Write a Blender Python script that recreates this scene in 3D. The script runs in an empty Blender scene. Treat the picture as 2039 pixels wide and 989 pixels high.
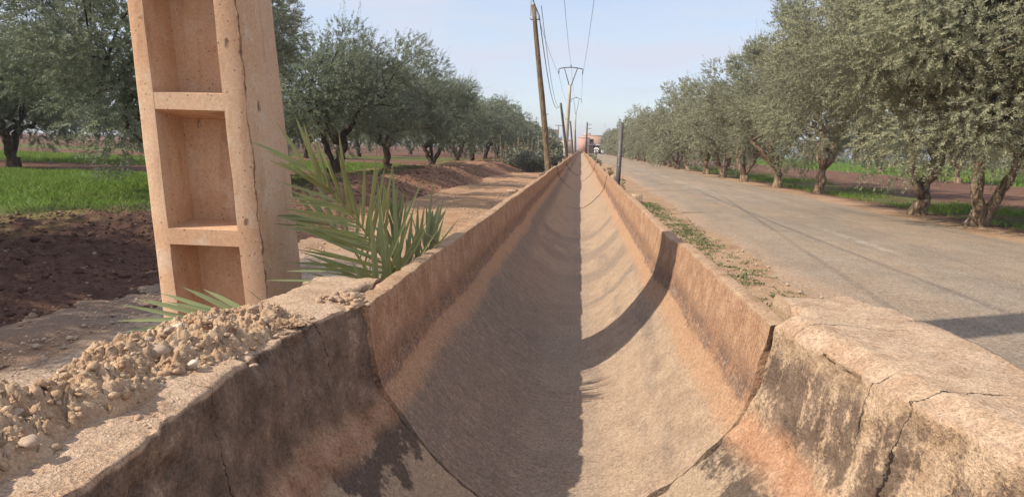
import bpy, math, random
import numpy as np
from mathutils import Matrix, Vector

# ------------------------------------------------------------------ camera, world, sun, exposure
SC = bpy.context.scene
COL = SC.collection
CAM_H = 1.2
F_PX = 1420.0
SUN_EL, SUN_AZ = 41.5, 23.0            # light travels (cos az, sin az) over the ground

def _rot2(p, a):
    c, s = math.cos(a), math.sin(a)
    return (c * p[0] - s * p[1], s * p[0] + c * p[1])

_CX, _CY, _ROLL = 1019.5, 494.5, math.radians(1.8)
_p = _rot2((1157 - _CX, 297 - _CY), -_ROLL)
_PITCH = math.atan2(-_p[1], F_PX)

def _untilt(x, y, z):
    c, s = math.cos(_PITCH), math.sin(_PITCH)
    return (x, z * c - y * s, -(z * s + y * c))
_w = _untilt(_p[0], _p[1], F_PX)
_YAW = math.atan2(_w[0], _w[1])

def ray(u, v):
    q = _rot2((u - _CX, v - _CY), -_ROLL)
    d = _untilt(q[0], q[1], F_PX)
    c, s = math.cos(_YAW), math.sin(_YAW)
    return np.array([c * d[0] - s * d[1], s * d[0] + c * d[1], d[2]])

def at(u, v, y):
    r = ray(u, v) * (y / ray(u, v)[1])
    return np.array([r[0], r[1], r[2] + CAM_H])

def mapx(u, v, y):
    return at(u, v, y)[0]

cam_data = bpy.data.cameras.new('camera')
cam_data.sensor_width = 36.0
cam_data.lens = F_PX / 2039.0 * 36.0
cam_data.clip_start = 0.02
cam_data.clip_end = 6000
cam = bpy.data.objects.new('camera', cam_data)
COL.objects.link(cam)
_f = Vector(ray(_CX, _CY)).normalized()
_r = Vector(ray(_CX + 100, _CY) - ray(_CX, _CY)).normalized()
_u = Vector(ray(_CX, _CY - 100) - ray(_CX, _CY)).normalized()
M4 = Matrix(((_r.x, _u.x, -_f.x, 0), (_r.y, _u.y, -_f.y, 0), (_r.z, _u.z, -_f.z, CAM_H), (0, 0, 0, 1)))
cam.matrix_world = M4
SC.camera = cam

world = bpy.data.worlds.new('World')
SC.world = world
world.use_nodes = True
wn, wl = world.node_tree.nodes, world.node_tree.links
wn.clear()
w_out = wn.new('ShaderNodeOutputWorld')
w_bg = wn.new('ShaderNodeBackground')
w_bg.inputs['Strength'].default_value = 0.15
sky = wn.new('ShaderNodeTexSky')
sky.sky_type = 'NISHITA'
sky.sun_disc = False
sky.sun_elevation = math.radians(SUN_EL)
_sd = (-math.cos(math.radians(SUN_AZ)), -math.sin(math.radians(SUN_AZ)))
sky.sun_rotation = math.atan2(_sd[0], _sd[1])
sky.altitude = 450
sky.air_density = 1.0
sky.dust_density = 1.4
sky.ozone_density = 2.0
# thin high cloud veils, by direction
tc = wn.new('ShaderNodeTexCoord')
mp = wn.new('ShaderNodeMapping')
mp.inputs['Scale'].default_value = (1.0, 1.0, 5.0)
nz = wn.new('ShaderNodeTexNoise')
nz.inputs['Scale'].default_value = 2.6
nz.inputs['Detail'].default_value = 6
nz.inputs['Roughness'].default_value = 0.55
cr = wn.new('ShaderNodeValToRGB')
cr.color_ramp.elements[0].position = 0.40
cr.color_ramp.elements[1].position = 0.64
cr.color_ramp.elements[0].color = (0.5, 0.5, 0.5, 1)
cr.color_ramp.elements[1].color = (1.0, 1.0, 1.0, 1)
mx = wn.new('ShaderNodeMix')
mx.data_type = 'RGBA'
mx.inputs[7].default_value = (3.55, 3.72, 4.3, 1)
wl.new(tc.outputs['Generated'], mp.inputs['Vector'])
wl.new(mp.outputs[0], nz.inputs['Vector'])
wl.new(nz.outputs['Fac'], cr.inputs['Fac'])
wl.new(cr.outputs['Color'], mx.inputs[0])
wl.new(sky.outputs[0], mx.inputs[6])
wl.new(mx.outputs[2], w_bg.inputs['Color'])
wl.new(w_bg.outputs[0], w_out.inputs['Surface'])

sun_data = bpy.data.lights.new('sun', 'SUN')
sun_data.energy = 4.1
sun_data.angle = math.radians(0.6)
sun_data.color = (1.0, 0.91, 0.76)
sun = bpy.data.objects.new('sun', sun_data)
COL.objects.link(sun)
_e = math.radians(SUN_EL)
_d = Vector((-_sd[0] * math.cos(_e), -_sd[1] * math.cos(_e), -math.sin(_e)))
sun.rotation_euler = _d.to_track_quat('-Z', 'Y').to_euler()
sun.location = (-30, -12, 40)

SC.view_settings.view_transform = 'Standard'
SC.view_settings.look = 'None'
SC.view_settings.exposure = 0.46
SC.view_settings.gamma = 1.0
SC.view_settings.use_curve_mapping = False
SC.cycles.max_bounces = 6
SC.cycles.diffuse_bounces = 3
SC.cycles.transparent_max_bounces = 8

# ------------------------------------------------------------------ helpers
RNG = np.random.default_rng(7)
random.seed(7)

def _hash(ix, iy, iz, seed):
    h = (ix * 374761393 + iy * 668265263 + iz * 2147483647 + seed * 1274126177) & 0xFFFFFFFF
    h = ((h ^ (h >> 13)) * 1274126177) & 0xFFFFFFFF
    h = (h ^ (h >> 16)) & 0xFFFF
    return h / 65535.0

def vnoise(p, scale=1.0, seed=0):
    """smooth value noise in -1..1, p (...,3)"""
    q = np.asarray(p, float) * scale
    i = np.floor(q).astype(np.int64)
    f = q - i
    f = f * f * f * (f * (f * 6 - 15) + 10)
    r = 0
    for dx in (0, 1):
        for dy in (0, 1):
            for dz in (0, 1):
                w = (f[..., 0] if dx else 1 - f[..., 0]) * (f[..., 1] if dy else 1 - f[..., 1]) * (f[..., 2] if dz else 1 - f[..., 2])
                r = r + w * _hash(i[..., 0] + dx, i[..., 1] + dy, i[..., 2] + dz, seed)
    return r * 2 - 1

def fbm(p, scale=1.0, oct=4, seed=0, gain=0.5):
    r, a, s = 0, 1.0, scale
    for k in range(oct):
        r = r + a * vnoise(p, s, seed + k * 17)
        a *= gain
        s *= 2.03
    return r

def P3(x, y, z=0.0):
    x, y, z = np.broadcast_arrays(np.asarray(x, float), np.asarray(y, float), np.asarray(z, float))
    return np.stack([x, y, z], -1)

def sstep(a, b, x):
    t = np.clip((np.asarray(x, float) - a) / (b - a), 0, 1)
    return t * t * (3 - 2 * t)

def mesh_data(name, verts, faces, mat, smooth=False):
    """faces: (n,k) array, or list of such arrays / list of lists"""
    me = bpy.data.meshes.new(name)
    verts = np.ascontiguousarray(verts, dtype=np.float32).reshape(-1, 3)
    if isinstance(faces, np.ndarray):
        faces = [faces]
    if len(faces) and not isinstance(faces[0], np.ndarray):
        me.from_pydata([tuple(map(float, v)) for v in verts], [], [tuple(int(i) for i in f) for f in faces])
    else:
        loops = np.concatenate([f.reshape(-1) for f in faces]).astype(np.int32)
        tot = np.concatenate([np.full(len(f), f.shape[1]) for f in faces]).astype(np.int32)
        st = np.concatenate([[0], np.cumsum(tot)[:-1]]).astype(np.int32)
        me.vertices.add(len(verts)); me.vertices.foreach_set('co', verts.ravel())
        me.loops.add(len(loops)); me.loops.foreach_set('vertex_index', loops)
        me.polygons.add(len(tot)); me.polygons.foreach_set('loop_start', st)
        try:
            me.polygons.foreach_set('loop_total', tot)
        except Exception:
            pass
        me.update(calc_edges=True)
    me.validate()
    if smooth:
        me.polygons.foreach_set('use_smooth', np.ones(len(me.polygons), dtype=bool))
    if mat is not None:
        me.materials.append(mat)
    return me

def link(name, me, parent=None, loc=None):
    o = bpy.data.objects.new(name, me)
    COL.objects.link(o)
    if parent is not None:
        o.parent = parent
    if loc is not None:
        o.location = loc
    return o

def tag(o, label=None, cat=None, group=None, kind=None):
    if label: o['label'] = label
    if cat: o['category'] = cat
    if group: o['group'] = group
    if kind: o['kind'] = kind
    return o

def thing(name, loc, label, cat, group=None, rz=0.0):
    o = bpy.data.objects.new(name, None)
    o.empty_display_size = 0.2
    COL.objects.link(o)
    o.location = loc
    o.rotation_euler = (0, 0, rz)
    return tag(o, label, cat, group)

class MB:
    """collects primitives, builds one mesh"""
    def __init__(s):
        s.v, s.f, s.n = [], {}, 0
    def add(s, v, f):
        v = np.asarray(v, float).reshape(-1, 3); f = np.asarray(f, int)
        s.v.append(v); s.f.setdefault(f.shape[1], []).append(f + s.n); s.n += len(v)
        return s
    def box(s, c, size, rz=0.0, taper=1.0, bevel=0.0):
        hx, hy, hz = np.array(size) / 2.0
        b = min(bevel, hx * .45, hy * .45)
        def ring(hx, hy, z):
            if b <= 0: return [(-hx, -hy, z), (hx, -hy, z), (hx, hy, z), (-hx, hy, z)]
            return [(-hx + b, -hy, z), (hx - b, -hy, z), (hx, -hy + b, z), (hx, hy - b, z), (hx - b, hy, z), (-hx + b, hy, z), (-hx, hy - b, z), (-hx, -hy + b, z)]
        lo = np.array(ring(hx, hy, -hz)); hi = np.array(ring(hx * taper, hy * taper, hz))
        n = len(lo); v = np.concatenate([lo, hi])
        c_, s_ = math.cos(rz), math.sin(rz)
        v = np.stack([v[:, 0] * c_ - v[:, 1] * s_, v[:, 0] * s_ + v[:, 1] * c_, v[:, 2]], -1) + np.array(c)
        i = np.arange(n); j = (i + 1) % n
        s.add(v, np.stack([i, j, j + n, i + n], -1))
        s.f.setdefault(n, []).append(np.array([i[::-1], i + n]) + s.n - len(v))
        return s
    def tube(s, pts, rad, seg=8, cap=True, noise=0.0, seed=0):
        pts = np.asarray(pts, float); n = len(pts)
        rad = np.broadcast_to(np.asarray(rad, float), (n,))
        t = np.gradient(pts, axis=0); t /= np.linalg.norm(t, axis=1)[:, None] + 1e-12
        up = np.array([0, 0, 1.0]) if abs(t[0, 2]) < .9 else np.array([1.0, 0, 0])
        a = np.cross(t[0], up); a /= np.linalg.norm(a)
        V = []
        th = np.arange(seg) / seg * 2 * np.pi
        for k in range(n):
            a = a - t[k] * np.dot(a, t[k]); a /= np.linalg.norm(a) + 1e-12
            b = np.cross(t[k], a)
            V.append(pts[k] + rad[k] * (np.cos(th)[:, None] * a + np.sin(th)[:, None] * b))
        V = np.concatenate(V)
        if noise:
            c = np.repeat(pts, seg, 0)
            V = c + (V - c) * (1 + noise * fbm(V, 6.0, 3, seed))[:, None]
        k = np.arange(n - 1)[:, None] * seg; i = np.arange(seg)[None]; j = (i + 1) % seg
        s.add(V, np.stack([k + i, k + j, k + j + seg, k + i + seg], -1).reshape(-1, 4))
        if cap:
            base = s.n - len(V)
            s.f.setdefault(seg, []).append(np.array([np.arange(seg)[::-1] + base, np.arange(seg) + base + (n - 1) * seg]))
        return s
    def data(s, name, mat, smooth=False):
        return mesh_data(name, np.concatenate(s.v), [np.concatenate(f) for f in s.f.values()], mat, smooth)
    def build(s, name, mat, parent=None, smooth=False, loc=None):
        return link(name, s.data(name, mat, smooth), parent, loc)

def grid_faces(ny, nx, close=False):
    i = np.arange(ny - 1)[:, None]; m = nx if close else nx - 1
    j = np.arange(m)[None]; j2 = (j + 1) % nx
    return np.stack([i * nx + j, i * nx + j2, (i + 1) * nx + j2, (i + 1) * nx + j], -1).reshape(-1, 4)

_t = (1 + 5 ** .5) / 2
ICO_V = np.array([(-1, _t, 0), (1, _t, 0), (-1, -_t, 0), (1, -_t, 0), (0, -1, _t), (0, 1, _t), (0, -1, -_t), (0, 1, -_t), (_t, 0, -1), (_t, 0, 1), (-_t, 0, -1), (-_t, 0, 1)]) / math.sqrt(1 + _t * _t)
ICO_F = np.array([(0, 11, 5), (0, 5, 1), (0, 1, 7), (0, 7, 10), (0, 10, 11), (1, 5, 9), (5, 11, 4), (11, 10, 2), (10, 7, 6), (7, 1, 8), (3, 9, 4), (3, 4, 2), (3, 2, 6), (3, 6, 8), (3, 8, 9), (4, 9, 5), (2, 4, 11), (6, 2, 10), (8, 6, 7), (9, 8, 1)])

def subdiv_ico(v, f):
    v = [tuple(x) for x in v]; cache = {}; nf = []
    def mid(a, b):
        k = (min(a, b), max(a, b))
        if k not in cache:
            m = (np.array(v[a]) + np.array(v[b])) / 2; m /= np.linalg.norm(m); v.append(tuple(m)); cache[k] = len(v) - 1
        return cache[k]
    for a, b, c in f:
        ab, bc, ca = mid(a, b), mid(b, c), mid(c, a)
        nf += [(a, ab, ca), (b, bc, ab), (c, ca, bc), (ab, bc, ca)]
    return np.array(v), np.array(nf)
ICO1_V, ICO1_F = subdiv_ico(ICO_V, ICO_F)
ICO2_V, ICO2_F = subdiv_ico(ICO1_V, ICO1_F)

def rocks(pos, size, rng, flat=0.65, base=(ICO_V, ICO_F), rough=0.25):
    """many angular lumps in one vertex/face array"""
    n = len(pos); bv, bf = base
    ang = rng.uniform(0, 2 * np.pi, n); c, s = np.cos(ang), np.sin(ang)
    sc = rng.uniform(.65, 1.25, (n, 3)) * np.array([1, 1, flat]) * size[:, None]
    v = bv[None] * (1 + rough * rng.uniform(-1, 1, (n, len(bv), 1))) * sc[:, None]
    tl = rng.uniform(-.5, .5, n)[:, None]
    x = v[..., 0]; z = v[..., 2]
    v = np.stack([x * np.cos(tl) - z * np.sin(tl), v[..., 1], x * np.sin(tl) + z * np.cos(tl)], -1)
    v = np.stack([v[..., 0] * c[:, None] - v[..., 1] * s[:, None], v[..., 0] * s[:, None] + v[..., 1] * c[:, None], v[..., 2]], -1) + pos[:, None]
    f = bf[None] + (np.arange(n) * len(bv))[:, None, None]
    return v.reshape(-1, 3), f.reshape(-1, 3)

# ------------------------------------------------------------------ node material builder
class NM:
    def __init__(s, name, rough=0.9, spec=0.2):
        s.m = bpy.data.materials.new(name); s.m.use_nodes = True
        s.n, s.l = s.m.node_tree.nodes, s.m.node_tree.links
        s.b = s.n['Principled BSDF']
        s.b.inputs['Roughness'].default_value = rough
        s.b.inputs['Specular IOR Level'].default_value = spec
        s._pos = None
    def pos(s):
        if s._pos is None:
            s._pos = s.n.new('ShaderNodeNewGeometry')
        return s._pos.outputs['Position']
    def obj(s):
        return s.n.new('ShaderNodeTexCoord').outputs['Object']
    def scaled(s, vec, sc):
        m = s.n.new('ShaderNodeMapping'); m.inputs['Scale'].default_value = sc
        s.l.new(vec, m.inputs['Vector']); return m.outputs[0]
    def xyz(s, vec):
        k = s.n.new('ShaderNodeSeparateXYZ'); s.l.new(vec, k.inputs[0]); return k.outputs
    def noise(s, vec, scale, detail=4, rough=0.55, dist=0.0):
        k = s.n.new('ShaderNodeTexNoise'); s.l.new(vec, k.inputs['Vector'])
        k.inputs['Scale'].default_value = scale; k.inputs['Detail'].default_value = detail
        k.inputs['Roughness'].default_value = rough; k.inputs['Distortion'].default_value = dist
        return k.outputs['Fac']
    def voro(s, vec, scale, out='Distance', feature='F1'):
        k = s.n.new('ShaderNodeTexVoronoi'); s.l.new(vec, k.inputs['Vector']); k.feature = feature
        k.inputs['Scale'].default_value = scale; return k.outputs[out]
    def math(s, op, a, b=None, clamp=False):
        k = s.n.new('ShaderNodeMath'); k.operation = op; k.use_clamp = clamp
        for i, x in enumerate((a, b)):
            if x is None: continue
            if isinstance(x, (int, float)): k.inputs[i].default_value = x
            else: s.l.new(x, k.inputs[i])
        return k.outputs[0]
    def ramp(s, fac, lo, hi):
        k = s.n.new('ShaderNodeMapRange'); k.interpolation_type = 'SMOOTHSTEP'
        k.inputs['From Min'].default_value = min(lo, hi); k.inputs['From Max'].default_value = max(lo, hi)
        if lo > hi: k.inputs['To Min'].default_value = 1; k.inputs['To Max'].default_value = 0
        s.l.new(fac, k.inputs['Value']); return k.outputs[0]
    def mix(s, fac, a, b, mode='MIX'):
        k = s.n.new('ShaderNodeMix'); k.data_type = 'RGBA'; k.blend_type = mode
        for i, x in ((0, fac), (6, a), (7, b)):
            if isinstance(x, (int, float)): k.inputs[i].default_value = x
            elif isinstance(x, tuple): k.inputs[i].default_value = (*x, 1)
            else: s.l.new(x, k.inputs[i])
        return k.outputs[2]
    def gain(s, col, fac, lo, hi):
        """multiply col by a grey lo..hi driven by fac"""
        k = s.n.new('ShaderNodeMapRange'); k.inputs['From Min'].default_value = .25; k.inputs['From Max'].default_value = .75
        k.inputs['To Min'].default_value = lo; k.inputs['To Max'].default_value = hi
        s.l.new(fac, k.inputs['Value'])
        return s.mix(1.0, col, k.outputs[0], 'MULTIPLY')
    def bump(s, h, strength=0.5, dist=0.01, prev=None):
        k = s.n.new('ShaderNodeBump'); k.inputs['Strength'].default_value = strength; k.inputs['Distance'].default_value = dist
        s.l.new(h, k.inputs['Height'])
        if prev is not None: s.l.new(prev, k.inputs['Normal'])
        return k.outputs[0]
    def done(s, col, nrm=None):
        if isinstance(col, tuple): s.b.inputs['Base Color'].default_value = (*col, 1)
        else: s.l.new(col, s.b.inputs['Base Color'])
        if nrm is not None: s.l.new(nrm, s.b.inputs['Normal'])
        return s.m

def simple(name, col, rough=0.8, var=0.25, scale=8.0, bump=0.3, metal=0.0, bd=0.01):
    k = NM(name, rough)
    n = k.noise(k.obj(), scale, 5, .6)
    c = k.gain(k.mix(0, col, col), n, 1 - var, 1 + var)
    k.b.inputs['Metallic'].default_value = metal
    return k.done(c, k.bump(k.noise(k.obj(), scale * 6, 4), bump, bd))

# ---- concrete of the flume: water-line bands by height, streaks down the wall, algal growth and darker cross bands on the bed
def mat_flume():
    k = NM('flume_concrete', 0.93, 0.15)
    p = k.pos(); X, Y, Z = k.xyz(p)
    n_big = k.noise(p, 1.7, 5, .6)
    n_mid = k.noise(p, 9, 5, .65)
    n_fin = k.noise(p, 70, 4, .7)
    streak = k.noise(k.scaled(p, (10, 62, 4.5)), 1.0, 6, .7, .5)
    scrape = k.noise(k.scaled(p, (14, 48, 14)), 1.0, 6, .75, .8)
    zz = k.math('ADD', Z, k.math('MULTIPLY', k.math('SUBTRACT', n_big, .5), .10))
    zz = k.math('ADD', zz, k.math('MULTIPLY', k.math('SUBTRACT', n_mid, .5), .05))
    wall = k.mix(k.ramp(n_mid, .35, .68), (.33, .185, .11), (.46, .285, .18))
    wall = k.mix(k.ramp(streak, .55, .70), wall, (.50, .335, .22))
    wall = k.mix(k.math('MULTIPLY', k.ramp(streak, .45, .30), .55), wall, (.20, .11, .07))
    stain = k.math('MULTIPLY', k.ramp(zz, .58, .47), k.ramp(k.math('ADD', n_mid, k.math('MULTIPLY', streak, .5)), .58, .85))
    wall = k.mix(k.math('MULTIPLY', stain, .85), wall, (.125, .075, .062))
    band = k.mix(n_mid, (.36, .205, .12), (.46, .295, .185))
    grit = k.noise(p, 190, 3, .65)
    lime = k.math('MULTIPLY', k.ramp(k.math('ABSOLUTE', k.math('SUBTRACT', zz, .455)), .05, .0), k.ramp(k.math('ADD', k.math('MULTIPLY', n_fin, .6), k.math('MULTIPLY', n_mid, .5)), .52, .66))
    wall = k.mix(k.math('MULTIPLY', lime, .35), wall, (.52, .38, .26))
    col = k.mix(k.ramp(zz, .44, .415), wall, band)
    bed = k.mix(k.ramp(n_mid, .3, .7), (.325, .228, .158), (.415, .30, .21))
    far = k.ramp(Y, 4.5, 8.5)
    strip = k.math('MULTIPLY', k.ramp(zz, .40, .33), k.ramp(zz, .17, .27))
    lm = k.mix(far, (1, 1, 1), strip)
    bed_dark_m = k.math('MULTIPLY', k.math('MULTIPLY', k.ramp(X, .22, -.12), .92), lm)
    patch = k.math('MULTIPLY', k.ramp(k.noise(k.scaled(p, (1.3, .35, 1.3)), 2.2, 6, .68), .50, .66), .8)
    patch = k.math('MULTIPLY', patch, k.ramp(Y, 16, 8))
    for yc, wd in ((5.35, .18), (6.4, .42), (7.7, .45), (9.4, .35)):  # darker bands across the bed at fixed distances
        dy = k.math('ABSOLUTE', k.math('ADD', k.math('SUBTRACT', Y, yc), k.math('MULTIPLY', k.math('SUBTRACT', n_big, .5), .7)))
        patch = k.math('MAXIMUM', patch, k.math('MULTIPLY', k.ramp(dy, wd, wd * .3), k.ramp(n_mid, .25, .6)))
    bed_dark_m = k.math('MAXIMUM', bed_dark_m, k.math('MULTIPLY', patch, .95))
    bed_dark_m = k.math('MULTIPLY', bed_dark_m, k.ramp(scrape, .72, .46))
    bed_dark = k.mix(n_mid, (.165, .125, .098), (.265, .205, .16))
    bed = k.mix(bed_dark_m, bed, bed_dark)
    col = k.mix(k.ramp(zz, .375, .315), col, bed)
    mid = k.math('MULTIPLY', k.ramp(k.math('ABSOLUTE', k.math('ADD', X, .05)), .20, .07), k.ramp(n_big, .3, .6))
    col = k.mix(k.math('MULTIPLY', mid, .55), col, (.33, .255, .19))
    top = k.ramp(Z, .688, .697)
    col = k.mix(top, col, k.mix(k.ramp(n_mid, .3, .65), (.33, .20, .12), (.46, .31, .20)))
    col = k.gain(col, n_fin, .62, 1.38)
    col = k.gain(col, grit, .66, 1.34)
    col = k.mix(k.math('MULTIPLY', k.ramp(k.noise(p, 120, 2, .5), .64, .70), .6), col, (.09, .06, .048))
    b = k.bump(n_fin, .8, .008)
    b = k.bump(grit, .6, .004, b)
    b = k.bump(streak, .22, .008, b)
    b = k.bump(k.voro(p, 130), .25, .004, b)
    return k.done(col, b)

def mat_box():
    k = NM('old_cast_concrete', 0.95, 0.12)
    p = k.pos(); X, Y, Z = k.xyz(p)
    n_big = k.noise(p, 2.6, 5, .6); n_mid = k.noise(p, 11, 5, .65); n_fin = k.noise(p, 80, 4, .7)
    run = k.noise(k.scaled(p, (9, 11, 1.3)), 1.0, 5, .62)
    zz = k.math('ADD', Z, k.math('MULTIPLY', k.math('SUBTRACT', n_big, .5), .16))
    grit = k.noise(p, 190, 3, .65)
    tan = k.mix(k.ramp(n_mid, .3, .7), (.37, .245, .155), (.52, .375, .255))
    dark = k.mix(k.ramp(n_mid, .3, .7), (.135, .095, .070), (.27, .19, .138))
    dm = k.ramp(k.math('ADD', k.math('ADD', k.math('MULTIPLY', run, .75), k.math('MULTIPLY', n_mid, .30)), k.math('MULTIPLY', n_fin, .22)), .69, .60)
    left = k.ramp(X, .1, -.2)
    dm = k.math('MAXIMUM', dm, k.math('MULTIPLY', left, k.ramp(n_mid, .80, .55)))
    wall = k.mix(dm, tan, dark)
    edge = k.math('MULTIPLY', k.ramp(k.math('ADD', Z, k.math('MULTIPLY', k.math('SUBTRACT', n_mid, .5), .16)), .60, .70), k.ramp(X, -.5, .1))
    wall = k.mix(edge, wall, tan)
    orange = k.mix(k.ramp(n_mid, .3, .7), (.40, .205, .115), (.50, .30, .19))
    om = k.math('MULTIPLY', k.ramp(zz, .46, .39), k.ramp(n_mid, .15, .5))
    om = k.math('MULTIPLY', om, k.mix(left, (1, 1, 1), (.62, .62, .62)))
    col = k.mix(om, wall, orange)
    bed = k.mix(k.ramp(k.math('ADD', k.noise(p, 5, 6, .65), k.math('MULTIPLY', k.ramp(zz, .30, .14), .22)), .49, .57), (.135, .10, .077), (.40, .295, .205))
    col = k.mix(k.ramp(zz, .365, .305), col, bed)
    topc = k.mix(k.ramp(n_mid, .3, .66), (.44, .29, .19), (.55, .395, .275))
    col = k.mix(k.ramp(Z, .684, .694), col, topc)
    col = k.gain(col, n_fin, .66, 1.32)
    col = k.gain(col, grit, .66, 1.34)
    pit = k.ramp(k.voro(p, 42), .20, .10)
    col = k.mix(k.math('MULTIPLY', pit, k.math('MULTIPLY', k.ramp(n_big, .45, .6), .5)), col, (.07, .05, .04))
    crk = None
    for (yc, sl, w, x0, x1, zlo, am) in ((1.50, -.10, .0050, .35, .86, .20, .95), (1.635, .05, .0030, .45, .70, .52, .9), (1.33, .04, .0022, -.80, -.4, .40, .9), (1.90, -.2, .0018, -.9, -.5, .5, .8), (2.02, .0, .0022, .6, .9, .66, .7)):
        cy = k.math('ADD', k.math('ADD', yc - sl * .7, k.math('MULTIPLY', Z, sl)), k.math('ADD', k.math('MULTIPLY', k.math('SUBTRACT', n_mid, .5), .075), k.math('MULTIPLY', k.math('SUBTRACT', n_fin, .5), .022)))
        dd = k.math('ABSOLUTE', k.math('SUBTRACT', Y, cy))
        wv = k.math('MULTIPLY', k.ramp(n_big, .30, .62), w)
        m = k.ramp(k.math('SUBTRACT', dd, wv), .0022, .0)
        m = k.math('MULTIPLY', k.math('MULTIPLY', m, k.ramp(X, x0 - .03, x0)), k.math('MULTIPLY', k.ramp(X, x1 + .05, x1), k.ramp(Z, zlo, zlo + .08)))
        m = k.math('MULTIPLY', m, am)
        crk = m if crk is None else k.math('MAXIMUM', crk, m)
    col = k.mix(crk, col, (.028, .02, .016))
    b = k.bump(n_fin, .9, .010)
    b = k.bump(crk, -1.0, .02, b)
    b = k.bump(grit, .7, .005, b)
    b = k.bump(n_mid, .5, .02, b)
    return k.done(col, b)

def mat_post():
    k = NM('post_concrete', 0.9, 0.2)
    p = k.pos()
    n_big = k.noise(p, 2.2, 4, .6); n_mid = k.noise(p, 10, 5, .6); n_fin = k.noise(p, 75, 3, .65)
    run = k.noise(k.scaled(p, (16, 16, 1.2)), 1.0, 4, .6)
    col = k.mix(k.ramp(n_big, .3, .7), (.55, .335, .205), (.62, .43, .29))
    col = k.mix(k.math('MULTIPLY', k.ramp(run, .54, .70), .40), col, (.43, .23, .13))
    col = k.mix(k.math('MULTIPLY', k.ramp(k.noise(k.scaled(p, (5, 5, .9)), 1.3, 5, .65), .55, .70), .45), col, (.30, .175, .11))
    col = k.mix(k.math('MULTIPLY', k.ramp(n_mid, .52, .70), .6), col, (.62, .49, .37))
    col = k.gain(col, n_fin, .84, 1.16)
    col = k.gain(col, k.noise(p, 200, 2, .6), .88, 1.12)
    pit = k.math('MULTIPLY', k.ramp(k.voro(p, 38), .18, .10), k.ramp(k.noise(p, 14, 2), .47, .56))
    col = k.mix(k.math('MULTIPLY', pit, .85), col, (.13, .07, .045))
    blot = k.ramp(k.noise(k.scaled(p, (1, 1, .6)), 13, 3, .5), .70, .76)
    col = k.mix(k.math('MULTIPLY', blot, .8), col, (.12, .07, .05))
    b = k.bump(n_fin, .25, .003); b = k.bump(pit, -.6, .006, b)
    return k.done(col, b)

def mat_rubble():
    k = NM('crumbled_concrete', 0.95, 0.1)
    p = k.pos()
    n = k.noise(p, 22, 5, .65); f = k.noise(p, 170, 3, .7)
    isl = k.n.new('ShaderNodeNewGeometry').outputs['Random Per Island']
    col = k.mix(k.ramp(n, .32, .68), (.44, .275, .165), (.61, .45, .30))
    col = k.mix(k.math('MULTIPLY', k.ramp(isl, .55, 1.0), .55), col, (.50, .41, .32))
    col = k.mix(k.math('MULTIPLY', k.ramp(isl, .30, .0), .5), col, (.33, .19, .115))
    col = k.gain(col, f, .68, 1.32)
    return k.done(col, k.bump(f, 1.0, .006, k.bump(n, .5, .01)))

def mat_stone(name, c0, c1):
    k = NM(name, 0.8, 0.3)
    p = k.obj()
    n = k.noise(p, 18, 4, .6)
    return k.done(k.gain(k.mix(n, c0, c1), k.noise(p, 90, 3), .8, 1.15), k.bump(k.noise(p, 60, 4), .5, .004))

def mat_ground():
    k = NM('field_soil', 0.97, 0.08)
    p = k.pos(); X, Y, Z = k.xyz(p)
    n1 = k.noise(p, .22, 4, .6); n2 = k.noise(p, 1.4, 5, .65); n3 = k.noise(p, 9, 5, .7); n4 = k.noise(p, 60, 3, .7)
    soil = k.mix(k.ramp(n2, .3, .7), (.115, .062, .044), (.20, .112, .078))
    furrow = k.noise(k.scaled(p, (2.2, .12, 1)), 1.0, 3, .6)
    soil = k.gain(soil, furrow, .78, 1.22)
    xw = k.math('ADD', X, k.math('MULTIPLY', k.math('SUBTRACT', n2, .5), 1.6))
    yw = k.math('ADD', Y, k.math('MULTIPLY', k.math('SUBTRACT', n1, .5), 6.0))
    yw = k.math('ADD', yw, k.math('MULTIPLY', k.math('SUBTRACT', n2, .5), 2.0))
    def band(v, a, b, c, d):
        return k.math('MULTIPLY', k.ramp(v, a, b), k.ramp(v, d, c))
    gr = k.mix(k.ramp(n3, .3, .7), (.06, .11, .022), (.11, .17, .04))
    # right: grass under the roadside trees, bare field, then crop
    gm = k.math('MULTIPLY', band(xw, 7.9, 8.6, 10.2, 11.6), k.ramp(n2, .38, .62))
    gm = k.math('MAXIMUM', gm, k.ramp(xw, 21.0, 23.5))
    # left: crop strips across the orchard
    lf = k.ramp(xw, -5.8, -7.2)
    for a, b, c, d, w in ((7.8, 9.4, 19.0, 21.0, 1.0), (24.5, 26.0, 33, 35, .8), (46, 48, 58, 62, .6)):
        gm = k.math('MAXIMUM', gm, k.math('MULTIPLY', k.math('MULTIPLY', lf, band(yw, a, b, c, d)), w))
    gm = k.math('MULTIPLY', gm, k.ramp(n3, .2, .42))
    col = k.mix(gm, soil, gr)
    # dry rough verge left of the bank and the dusty road sides
    vg = k.math('MULTIPLY', band(xw, -8.5, -7.4, -5.8, -5.0), k.ramp(n2, .42, .6))
    col = k.mix(k.math('MULTIPLY', vg, .8), col, (.26, .19, .085))
    sh = band(X, .2, .9, 7.2, 8.0)
    shw = k.math('MULTIPLY', sh, 1.0)
    dust = k.mix(k.ramp(n2, .3, .7), (.33, .205, .125), (.44, .295, .19))
    col = k.mix(shw, col, dust)
    col = k.gain(col, n3, .75, 1.25); col = k.gain(col, n4, .75, 1.25)
    b = k.bump(n3, .8, .05); b = k.bump(n4, .6, .012, b)
    return k.done(col, b)

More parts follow.
